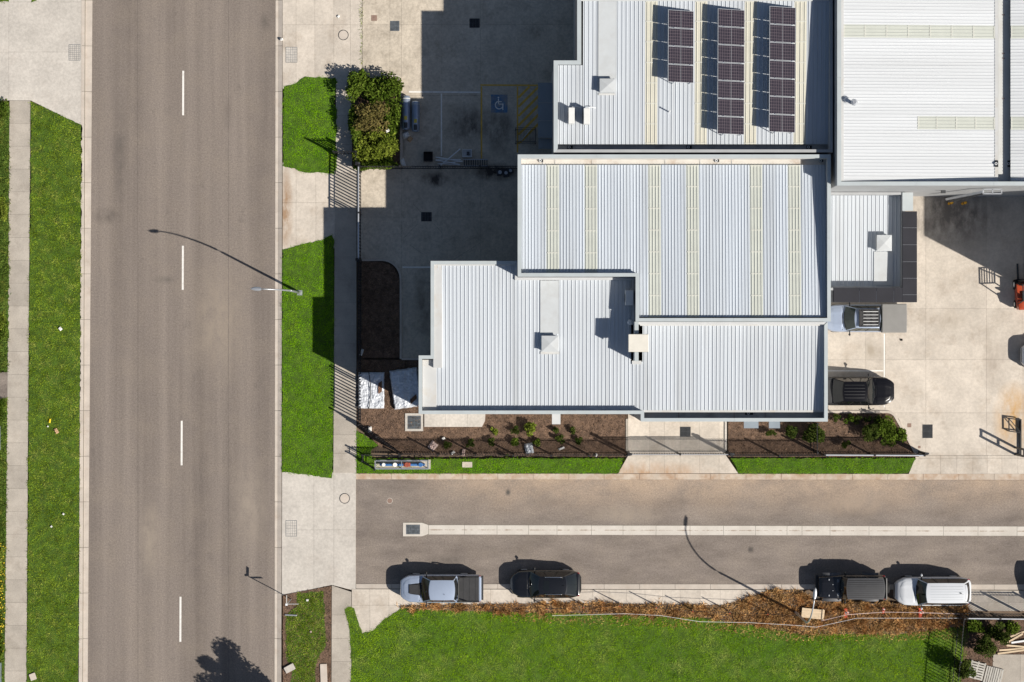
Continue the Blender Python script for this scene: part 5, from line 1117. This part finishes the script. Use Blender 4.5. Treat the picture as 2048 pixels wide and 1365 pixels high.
# ================================================================ VEHICLES
def interp(t, x):
    if x <= t[0][0]: return t[0][1]
    for (a, va), (b, vb) in zip(t, t[1:]):
        if x <= b:
            k = (x - a) / (b - a); k = k * k * (3 - 2 * k) if False else k; return va + (vb - va) * k
    return t[-1][1]
def vehicle(label, px, py, west, Ln, Wd, belt, plan, deck, ws, rf, rg, zr, wr, paint, glass='car_glass', name='parked_car', cat='car', extra=None, clear=.28, wheelr=.36, tub=None, hood=None, axles=None, pillars=True, roofmat=None, rails=None):
    """local x forward (front = +Ln/2). belt/deck: [(x, z)], plan: [(x, half width factor)]. ws=(base x, top x), rg=(top x, base x); zr roof height; wr roof half width"""
    t = thing(name, label, cat, (*P(px, py), ZP if py < 1000 else .02), R(180) if west else 0)
    hw = Wd / 2; n = 40; xs = [-Ln / 2 + Ln * (.5 - .5 * math.cos(math.pi * i / n)) for i in range(n + 1)]
    def section(x):
        w = hw * interp(plan, x); zb = interp(belt, x); zc = interp(deck, x)
        half = [(.86 * w, clear), (.965 * w, clear + .10), (w, .60 * zb + .4 * clear), (.99 * w, zb - .16), (.965 * w, zb - .05), (.925 * w, zb), (.80 * w, zb + (zc - zb) * .55), (.45 * w, zb + (zc - zb) * .92), (0, zc)]
        return [(x, -y, z) for y, z in half] + [(x, y, z) for y, z in half[-2::-1]]
    secs = [section(x) for x in xs]; m = MB(); k = len(secs[0])
    m.add([p for s in secs for p in s], [(i * k + j, i * k + j + 1, (i + 1) * k + j + 1, (i + 1) * k + j) for i in range(n) for j in range(k - 1)] + [tuple(range(k)), tuple(range(n * k + k - 1, n * k - 1, -1))] + [(i * k, (i + 1) * k, (i + 1) * k + k - 1, i * k + k - 1) for i in range(n)])
    body = m.build('body', paint, t, smooth=True)
    e = body.modifiers.new('edge', 'EDGE_SPLIT'); e.split_angle = R(38)
    # bonnet panel proud of the wings
    if hood:
        x0, x1, wf = hood
        def hf(u, v):
            x = x0 + (x1 - x0) * u; w = hw * interp(plan, x) * wf * (1 - .10 * u); y = w * (2 * v - 1); x = x - .16 * (2 * v - 1) ** 2 * u
            zb = interp(belt, x); zc = interp(deck, x); f = abs(y) / (hw * interp(plan, x)); pr = [(0, zc), (.45, zb + (zc - zb) * .92), (.80, zb + (zc - zb) * .55), (.925, zb)]
            ed = min(u, 1 - u, v, 1 - v); return (x, y, interp(pr, f) + (.018 if ed > .001 else .0) + .012 * math.exp(-((abs(2 * v - 1) - .55) / .10) ** 2))
        MB().grid(hf, 14, 18).build('bonnet', paint, t, smooth=True)
        g = MB().tube([(x0 + .02, -hw * interp(plan, x0) * wf, interp(belt, x0) + .012), (x0 + .02, 0, interp(deck, x0) + .014), (x0 + .02, hw * interp(plan, x0) * wf, interp(belt, x0) + .012)], .02, 5).build('cowl', 'trim_black', t)
    # greenhouse
    wb0 = hw * .93; wb = wb0; wbx = lambda x: wb0 * min(1.0, interp(plan, x) + .02); zB = lambda x: interp(belt, x) - .01
    bow = .16
    def front(u, v, a=0):   # u 0 base..1 top, v -1..1
        w = wb + (wr - wb) * u; x = ws[0] + (ws[1] - ws[0]) * u - bow * v * v * (1 - .35 * u); z0 = interp(deck, ws[0]) + .015
        return (x, w * v * .985, z0 + (zr - z0) * u ** .92 - .06 * v * v * u)
    def rear(u, v):
        b0 = wbx(rg[1]); w = b0 + (min(wr, wbx(rg[0])) - b0) * u; x = rg[1] + (rg[0] - rg[1]) * u + .10 * v * v; z0 = interp(deck, rg[1]) + .015
        return (x, w * v * .985, z0 + (zr - z0) * u ** .9 - .06 * v * v * u)
    MB().grid(lambda u, v: front(.03 + .92 * u, -.93 + 1.86 * v), 8, 14).build('windscreen', glass, t, smooth=True)
    MB().grid(lambda u, v: rear(.05 + .88 * u, -.90 + 1.80 * v), 6, 14).build('rear_window', glass, t, smooth=True)
    for s in (-1, 1):
        MB().grid(lambda u, v: front(u, s * (.93 + .07 * v)), 8, 1).build('front_pillar', paint, t, smooth=True); MB().grid(lambda u, v: rear(u, s * (.90 + .10 * v)), 6, 1).build('rear_pillar', paint, t, smooth=True)
    MB().grid(lambda u, v: rear(.93 + .07 * u, -.9 + 1.8 * v), 1, 14).build('rear_header', paint, t, smooth=True); MB().grid(lambda u, v: front(.95 + .05 * u, -.93 + 1.86 * v), 1, 14).build('front_header', paint, t, smooth=True)
    def rfn(u, v):
        y = 2 * v - 1; f = front(1, y); b = rear(1, y); x = b[0] + (f[0] - b[0]) * u
        return (x, f[1] * (1 + .015 * math.sin(math.pi * u)), f[2] * u + b[2] * (1 - u) + .045 * math.sin(math.pi * u) ** .7 * (1 - .3 * y * y))
    ro = MB().grid(rfn, 16, 14).build('roof', roofmat or paint, t, smooth=True)
    for s in (-1, 1):
        def sd_(u, v, s=s):
            top = rfn(u, 1 if s > 0 else 0); xb = rear(0, s)[0] + (front(0, s)[0] - rear(0, s)[0]) * u
            return (xb + (top[0] - xb) * v, s * wbx(xb) * .985 + (top[1] - s * wbx(xb) * .985) * v, zB(xb) + (top[2] - zB(xb)) * v)
        MB().grid(lambda u, v: sd_(u, v), 12, 3).build('side_window', glass, t, smooth=True)
        if pillars:
            for u0 in (.40, .70):
                MB().grid(lambda u, v: tuple(Vector(sd_(u0 + .035 * u, v)) + Vector((0, s * .008, .002))), 1, 3).build('door_pillar', 'trim_black', t)
        mx = front(.12, s)[0] - .18; mz = zB(mx) + .10
        mi = MB().grid(lambda u, v: (mx + .09 * math.cos(2 * math.pi * v) * math.sin(math.pi * u) * (1 if math.cos(2 * math.pi * v) > 0 else .7), s * (wb + .10 + .22 * u), mz + .095 * math.sin(2 * math.pi * v) * max(.25, math.sin(math.pi * u) ** .5)), 6, 10).build('wing_mirror', 'trim_black' if paint != 'paint_car_white' else paint, t, smooth=True)
        MB().bar((mx, s * (wb - .03), mz - .03), (mx, s * (wb + .14), mz), .06).build('mirror_arm', 'trim_black', mi)
        # lamps
        xf = Ln / 2 - .32; wl = hw * interp(plan, xf)
        MB().grid(lambda u, v: (xf + .24 * u - .05 * v, s * (hw * interp(plan, xf + .24 * u) * (.72 + .24 * v)), interp(belt, xf + .24 * u) + .012 - .05 * v), 4, 4).build('headlight', 'lamp_clear', t, smooth=True)
        xr_ = -Ln / 2 + (.05 if interp(plan, -Ln / 2) > .8 else .16)
        MB().box(xr_ - .035, xr_ + .16, s * hw * interp(plan, xr_) * .80, s * hw * interp(plan, xr_) * .99, interp(belt, xr_) - .22, interp(belt, xr_) - .015).build('tail_light', 'lamp_red', t, bevel=.02)
        for ax_ in (axles or (-Ln * .29, Ln * .305)):
            y0, y1 = s * (hw - .27), s * (hw - .015)
            wq = MB().tube([(ax_, y0, wheelr), (ax_, y1, wheelr)], wheelr, 22).build('wheel', 'rubber', t); MB().tube([(ax_, y1, wheelr), (ax_, y1 + s * .012, wheelr)], wheelr * .64, 18).build('rim', 'steel_silver', wq)
            MB().ring(0, 0, wheelr + .02, wheelr + .10, 0, .05, 14, 0, math.pi).build('wheel_arch', 'trim_black', t).matrix_local = Matrix.Translation((ax_, s * (hw - .055) - .025, wheelr)) @ Matrix.Rotation(R(90), 4, 'X') @ Matrix.Translation((0, 0, -.05))
    # grille, bumper, wipers, plate
    MB().box(Ln / 2 - .06, Ln / 2 + .015, -hw * .5, hw * .5, .52, interp(belt, Ln / 2) - .06).build('grille', 'trim_black', t, bevel=.02)
    for k2, y in enumerate((-.45, .18)): MB().bar(tuple(Vector(front(.02, y / .9)) + Vector((.02, 0, .02))), tuple(Vector(front(.10, (y + .5) / .9)) + Vector((.0, 0, .025))), .022).build('wiper', 'trim_black', t)
    if rails:
        for s in (-1, 1): MB().tube([(rear(1, s)[0] + .15, s * wr * .93, zr + .0), (rear(1, s)[0] + .3, s * wr * .93, zr + .06), (front(1, s)[0] - .45, s * wr * .93, zr + .06), (front(1, s)[0] - .3, s * wr * .93, zr + .0)], .022, 6).build('roof_rail', rails, t, smooth=True)
    if extra: extra(t, dict(front=front, rear=rear, rfn=rfn, hw=hw, belt=lambda x: interp(belt, x), deck=lambda x: interp(deck, x), zr=zr, wr=wr, Ln=Ln, wb=wb))
    return t
def PLAN(Ln, f=.80, r=.86, c=.28): 
    h = Ln / 2
    return [(-h, r), (-h + c * .35, r + (1 - r) * .65), (-h + c * 1.4, .985), (-h + c * 3, 1), (h - c * 4.2, 1), (h - c * 2.6, .985), (h - c * 1.3, .95), (h - c * .45, f + (1 - f) * .45), (h, f)]
# --- silver blue dual cab utility
def ute_extra(t, g):
    hw = g['hw']; L2 = g['Ln'] / 2
    # black bonnet scoop graphic
    z = lambda x, y: g['deck'](x) + .03
    sc_ = MB().grid(lambda u, v: (1.30 + .95 * u, (.44 - .12 * u) * (2 * v - 1), g['deck'](1.3 + .95 * u) + .012 + .05 * math.sin(math.pi * min(1, .15 + u)) * (1 - (2 * v - 1) ** 4)), 8, 8).build('bonnet_scoop', 'trim_black', t, smooth=True)
    MB().grid(lambda u, v: (1.45 + .6 * u, .30 * (2 * v - 1), g['deck'](1.45 + .6 * u) + .072), 2, 2).build('scoop_vent', 'trim_matt', sc_)
    # tub with black cover
    for s in (-1, 1): MB().box(-L2 + .1, -1.12, s * hw * .93, s * hw * .83, 1.05, 1.17).build('tub_rail', 'trim_black', t, bevel=.02)
    cv = MB().box(-L2 + .12, -1.16, -hw * .825, hw * .825, 1.06, 1.14).build('tonneau_cover', 'trim_matt', t, bevel=.02)
    for k in range(3): MB().box(-L2 + .35 + .4 * k, -L2 + .36 + .4 * k, -hw * .8, hw * .8, 1.1405, 1.15).build('cover_seam', 'trim_black', cv)
    for s in (-1, 1): MB().tube([(-1.75, s * hw * .84, 1.14), (-1.35, s * hw * .80, 1.5), (-1.18, s * hw * .74, 1.62)], .045, 8).build('sports_bar', 'trim_black', t, smooth=True)
    MB().tube([(-1.2, -hw * .75, 1.6), (-1.2, hw * .75, 1.6)], .045, 8).build('sports_bar', 'trim_black', t)
    MB().box(-L2 - .02, -L2 + .1, -hw * .8, hw * .8, .5, 1.1).build('tailgate', 'paint_silver_blue', t, bevel=.02); MB().box(-L2 - .16, -L2 - .02, -hw * .85, hw * .85, .42, .6).build('rear_bumper', 'trim_black', t, bevel=.02)
    MB().box(-.3, -.27, .25, .28, g['zr'] + .03, g['zr'] + .1).build('aerial', 'trim_black', t)
Lu = 5.35
UB = [(-Lu / 2, 1.12), (-1.1, 1.12), (1.1, 1.12), (1.6, 1.10), (2.3, 1.03), (Lu / 2 - .08, .95), (Lu / 2, .80)]; UD = [(-Lu / 2, 1.1), (-1.1, 1.1), (.95, 1.16), (1.25, 1.17), (2.0, 1.12), (2.4, 1.04), (Lu / 2 - .05, .95), (Lu / 2, .82)]
vehicle('silver blue dual cab ute with black bonnet scoop and tub cover', 882, 1174, True, Lu, 1.88, UB, PLAN(Lu, .52, .93, .44), UD, (1.32, .72), 0, (-.98, -1.16), 1.80, .66, 'paint_silver_blue', name='dual_cab_ute', cat='ute', extra=ute_extra, hood=(1.36, 2.5, .86), clear=.35, wheelr=.39)
# --- black wagon
def suv_extra(t, g):
    p = g['rfn']; MB().grid(lambda u, v: tuple(Vector(p(.62 + .20 * u, .22 + .56 * v)) + Vector((0, 0, .008))), 3, 6).build('sunroof', 'car_glass', t)
    a = Vector(p(.12, .5)); MB().add([tuple(a + Vector(q)) for q in ((.14, 0, .0), (-.06, -.03, 0), (-.06, .03, 0), (-.08, 0, .1))], [(0, 1, 3), (0, 3, 2), (1, 2, 3), (0, 2, 1)]).build('shark_fin_aerial', 'trim_black', t)
    L2 = g['Ln'] / 2; MB().box(-L2 - .03, -L2 + .12, -.46, .46, .35, .62).build('rear_bumper', 'trim_black', t, bevel=.03)
Ls = 4.68
SB = [(-Ls / 2, .86), (-Ls / 2 + .12, 1.0), (-1.2, 1.02), (0, 1.0), (1.0, .97), (1.8, .90), (Ls / 2 - .15, .80), (Ls / 2, .66)]; SD = [(-Ls / 2, .9), (-Ls / 2 + .15, 1.04), (-1.2, 1.06), (.9, 1.06), (1.2, 1.03), (1.8, .97), (Ls / 2 - .2, .88), (Ls / 2, .70)]
vehicle('glossy black wagon with sunroof parked behind the silver blue ute', 1091, 1165.5, True, Ls, 1.86, SB, PLAN(Ls, .46, .56, .46), SD, (1.15, .50), None, (-1.35, -2.1), 1.64, .60, 'paint_black', name='parked_car', cat='car', extra=suv_extra, hood=(1.2, 2.1, .86), rails='chrome')
# --- black boxy four wheel drive
def jeep_extra(t, g):
    p = g['rfn']; hw = g['hw']; L2 = g['Ln'] / 2
    for k in range(9): 
        v = .1 + .1 * k; MB().grid(lambda u, w: tuple(Vector(p(.03 + .94 * u, v - .012 + .024 * w)) + Vector((0, 0, .014))), 8, 1).build('roof_groove', 'trim_black', t)
    for s in (-1, 1):
        for ax_, ln in ((1.28, .62), (-1.28, .55)): MB().grid(lambda u, v: (ax_ - ln + 2 * ln * u, s * (hw - .06 + .2 * v), .98 - .18 * abs(2 * u - 1) ** 2.5 - .04 * v), 10, 2).build('wheel_flare', 'flare_grey', t, smooth=True)
        MB().box(.9, 1.0, s * .45 - .1, s * .45 + .1, 1.2, 1.215).build('bonnet_vent', 'steel_grate', t); MB().box(1.5, 1.56, s * .52 - .05, s * .52 + .05, 1.19, 1.22).build('bonnet_latch', 'steel_galv', t)
        MB().box(1.25, 1.31, s * .2 - .02, s * .2 + .02, 1.19, 1.212).build('washer_jet', 'steel_galv', t)
    MB().box(L2 - .02, L2 + .16, -.78, .78, .5, .68).build('front_bumper', 'trim_matt', t, bevel=.03); MB().box(-L2 - .14, -L2, -.72, .72, .48, .64).build('rear_bumper', 'trim_matt', t, bevel=.03)
    w = MB().tube([(-L2 - .02, 0, .98), (-L2 - .27, 0, .98)], .39, 24).build('spare_wheel', 'rubber', t); MB().tube([(-L2 - .271, 0, .98), (-L2 - .285, 0, .98)], .25, 18).build('rim', 'steel_dark', w)
    MB().box(-L2 - .005, -L2 + .06, -.7, .7, 1.0, 1.8).build('tail_panel', 'tonneau_grey', t, bevel=.02)
Lj = 4.35
JB = [(-Lj / 2, 1.15), (.6, 1.15), (.9, 1.14), (2.0, 1.08), (Lj / 2, 1.0)]; JD = [(-Lj / 2, 1.17), (.6, 1.2), (.9, 1.19), (2.0, 1.13), (Lj / 2, 1.06)]
vehicle('boxy black four wheel drive with ribbed roof and rear spare wheel', 1698, 1171, True, Lj, 1.62, JB, [(-Lj / 2, .96), (-Lj / 2 + .1, 1), (.6, 1), (1.0, .96), (Lj / 2 - .05, .86), (Lj / 2, .82)], JD, (.86, .50), None, (-2.05, -2.12), 1.86, .70, 'paint_black', name='four_wheel_drive', cat='car', extra=jeep_extra, hood=(.92, 2.1, .90), clear=.45, wheelr=.42, axles=(-1.28, 1.28), roofmat='hardtop_grey')
# --- white wagon
def white_extra(t, g):
    p = g['rfn']; L2 = g['Ln'] / 2
    for k in range(6):
        v = .17 + .132 * k; MB().grid(lambda u, w: tuple(Vector(p(.06 + .84 * u, v - .008 + .016 * w)) + Vector((0, 0, .010))), 8, 1).build('roof_rib', 'cap_grey', t)
    a = Vector(p(.13, .5)); MB().box(a.x - .05, a.x + .06, a.y - .02, a.y + .02, a.z, a.z + .07).build('shark_fin_aerial', 'trim_black', t)
    MB().box(-L2 - .03, -L2 + .15, -.55, .55, .38, .68).build('rear_bumper', 'paint_car_white', t, bevel=.04)
    MB().grid(lambda u, v: tuple(Vector(g['rear'](.97 - .03 * u, -.85 + 1.7 * v)) + Vector((-.10 * u, 0, .03))), 2, 8).build('rear_spoiler', 'paint_car_white', t)
Lw = 5.0
WB = [(-Lw / 2, .95), (-Lw / 2 + .1, 1.1), (0, 1.1), (1.1, 1.08), (1.9, 1.02), (Lw / 2 - .15, .92), (Lw / 2, .76)]; WD = [(-Lw / 2, 1.0), (-Lw / 2 + .1, 1.14), (.9, 1.15), (1.3, 1.15), (2.0, 1.09), (Lw / 2 - .2, .98), (Lw / 2, .8)]
vehicle('white four wheel drive wagon with ribbed roof parked by the dry bank', 1860, 1179.5, True, Lw, 1.92, WB, PLAN(Lw, .52, .64, .44), WD, (1.22, .66), None, (-1.95, -2.38), 1.86, .66, 'paint_car_white', name='parked_car', cat='car', extra=white_extra, hood=(1.28, 2.25, .88), wheelr=.39, clear=.34)
# --- black dual cab in the pale yard (faces away from the building)
def dark_extra(t, g):
    p = g['rfn']; L2 = g['Ln'] / 2; hw = g['hw']
    for k in range(5):
        v = .18 + .16 * k; MB().grid(lambda u, w: tuple(Vector(p(.05 + .85 * u, v - .014 + .028 * w)) + Vector((0, 0, .010))), 8, 1).build('roof_rib', 'trim_black', t)
    MB().box(-L2 + .12, -1.5, -hw * .82, hw * .82, 1.05, 1.13).build('tonneau_cover', 'trim_matt', t, bevel=.02)
    for s in (-1, 1): MB().box(-L2 + .1, -1.1, s * hw * .93, s * hw * .83, 1.05, 1.16).build('tub_rail', 'trim_black', t, bevel=.02)
    MB().box(-L2 - .14, -L2, -hw * .85, hw * .85, .42, .6).build('rear_bumper', 'chrome', t, bevel=.02)
vehicle('black dual cab ute parked nose out beside the shrub bed', 1703, 782, False, 5.3, 1.90, UB, PLAN(Lu, .52, .93, .44), UD, (1.30, .72), None, (-.90, -1.52), 1.80, .66, 'paint_charcoal', name='dual_cab_ute', cat='ute', extra=dark_extra, hood=(1.36, 2.5, .86), clear=.35, wheelr=.39)
# --- ute with roof rack and grey canopy
def rack_extra(t, g):
    L2 = g['Ln'] / 2; hw = g['hw']; zr = g['zr']
    rk = MB().box(-.90, .50, -.58, -.53, zr + .10, zr + .14).box(-.90, .50, .53, .58, zr + .10, zr + .14).box(-.9, -.86, -.53, .53, zr + .1, zr + .14).box(.46, .5, -.53, .53, zr + .1, zr + .14).build('roof_rack', 'trim_black', t)
    for k in range(5): MB().box(-.75, .22, -.447 + .215 * k, -.413 + .215 * k, zr + .141, zr + .165).build('rack_bar', 'pvc_white', rk)
    MB().box(-.855, .455, -.525, .525, zr + .085, zr + .1).build('rack_floor', 'trim_matt', rk)
    for k in range(4): MB().box(-.75 + .4 * k, -.70 + .4 * k, -.53, .53, zr + .101, zr + .139).build('rack_crossbar', 'trim_black', rk)
    for x in (-.7, .35):
        for y in (-.5, .5): MB().box(x - .03, x + .03, y - .03, y + .03, zr - .02, zr + .1).build('rack_foot', 'trim_black', rk)
    MB().box(-L2 - .02, -1.12, -hw * 1.02, hw * 1.02, 1.12, 1.18).build('canopy_lip', 'trim_black', t, bevel=.02)
    cv = MB().box(-L2 - .06, -1.06, -hw * 1.03, hw * 1.03, 1.18, 1.62).build('grey_canopy', 'tonneau_grey', t, bevel=.06)
    MB().box(-L2 - .08, -L2 - .062, -.5, .5, 1.3, 1.5).build('canopy_latch', 'trim_black', cv)
    MB().box(-L2 - .2, -L2 - .02, -hw * .9, hw * .9, .42, .58).build('rear_bumper', 'trim_black', t, bevel=.02)
vehicle('silver ute with black roof rack and flat grey canopy', 1722, 637.5, True, 5.3, 1.84, UB, PLAN(Lu, .52, .93, .44), UD, (1.40, .74), None, (-.95, -1.10), 1.78, .66, 'paint_silver_blue', 'car_glass_green', name='dual_cab_ute', cat='ute', extra=rack_extra, hood=(1.44, 2.5, .86), clear=.35, wheelr=.39)
# --- white car at the far side of the yard, and one farther along the street
vehicle('white car nosing into the pale yard opposite the black dual cab', 2108, 711, True, 4.68, 1.86, SB, PLAN(Ls, .56, .72, .40), SD, (1.05, .45), None, (-1.5, -2.15), 1.62, .60, 'paint_car_white', name='parked_car', cat='car', hood=(1.12, 2.1, .86))
vehicle('dark wagon parked farther along beyond the white wagon', 2135, 1176, True, Lw, 1.90, WB, PLAN(Lw, .86, .86, .25), WD, (1.75, 1.4), None, (-1.95, -2.38), 1.95, .74, 'paint_charcoal', name='parked_car', cat='car', hood=None, wheelr=.39, clear=.34)
# --- forklift
t = thing('forklift', 'red forklift with black mast in the yard shadow', 'forklift', (*P(2043, 586), ZP), R(92))
MB().prism([(-1.0, -.5), (-.85, -.56), (.6, -.56), (.6, .56), (-.85, .56), (-1.0, .5)], .25, .85).build('chassis', 'paint_red', t, bevel=.04)
MB().grid(lambda u, v: (-1.15 + .55 * u, (.54 - .06 * (1 - u)) * (2 * v - 1), 1.12 - .16 * (1 - u) ** 2 - .06 * (2 * v - 1) ** 4), 6, 10).build('counterweight', 'paint_red', t, smooth=True)
MB().box(-1.13, -.62, -.5, .5, .3, 1.0).build('counterweight_block', 'paint_red', t, bevel=.06)
MB().box(-.45, .05, -.25, .25, .85, 1.0).build('seat', 'seat_black', t, bevel=.04); MB().box(-.52, -.42, -.25, .25, 1.0, 1.45).build('seat_back', 'seat_black', t, bevel=.03)
MB().tube([(.32, .17 * math.cos(a), 1.25 + .15 * math.sin(a)) for a in [i * math.pi / 8 for i in range(17)]], .018, 6, False).build('steering_wheel', 'trim_black', t); MB().bar((.55, 0, .8), (.33, 0, 1.25), .06).build('steering_column', 'trim_black', t)
for x, x2 in ((-.75, -.55), (.6, .42)):
    for s in (-1, 1): MB().bar((x, s * .5, .85), (x2, s * .48, 2.1), .06).build('guard_post', 'trim_black', t)
gd = MB().box(-.6, .5, -.53, -.47, 2.1, 2.16).box(-.6, .5, .47, .53, 2.1, 2.16).box(-.6, -.54, -.47, .47, 2.1, 2.16).box(.44, .5, -.47, .47, 2.1, 2.16).build('overhead_guard', 'trim_black', t)
for k in range(5): MB().box(-.54, .44, -.36 + .17 * k, -.32 + .17 * k, 2.11, 2.15).build('guard_bar', 'trim_black', gd)
for s in (-1, 1):
    MB().box(.72, .84, s * .34 - .05, s * .34 + .05, .1, 2.2).build('mast_rail', 'steel_black', t); MB().box(.9, 1.95, s * .25 - .06, s * .25 + .06, .06, .1).build('fork', 'steel_dark', t)
    for x, r in ((.55, .33), (-.75, .27)):
        w = MB().tube([(x, s * .40, r), (x, s * .60, r)], r, 20).build('wheel', 'rubber', t); MB().tube([(x, s * .60, r), (x, s * .61, r)], r * .5, 14).build('rim', 'litter_white', w)
for z in (.5, 1.3, 2.14): MB().box(.73, .83, -.29, .29, z, z + .08).build('mast_crossbar', 'steel_black', t)
MB().tube([(.78, 0, .3), (.78, 0, 1.9)], .05, 10).build('lift_cylinder', 'chrome', t)
MB().box(.85, .9, -.5, .5, .12, .55).build('fork_carriage', 'steel_black', t)
for o in bpy.data.objects:
    if o.name in ('camera', 'sun'): continue
scene.render.resolution_x, scene.render.resolution_y = 1024, 682
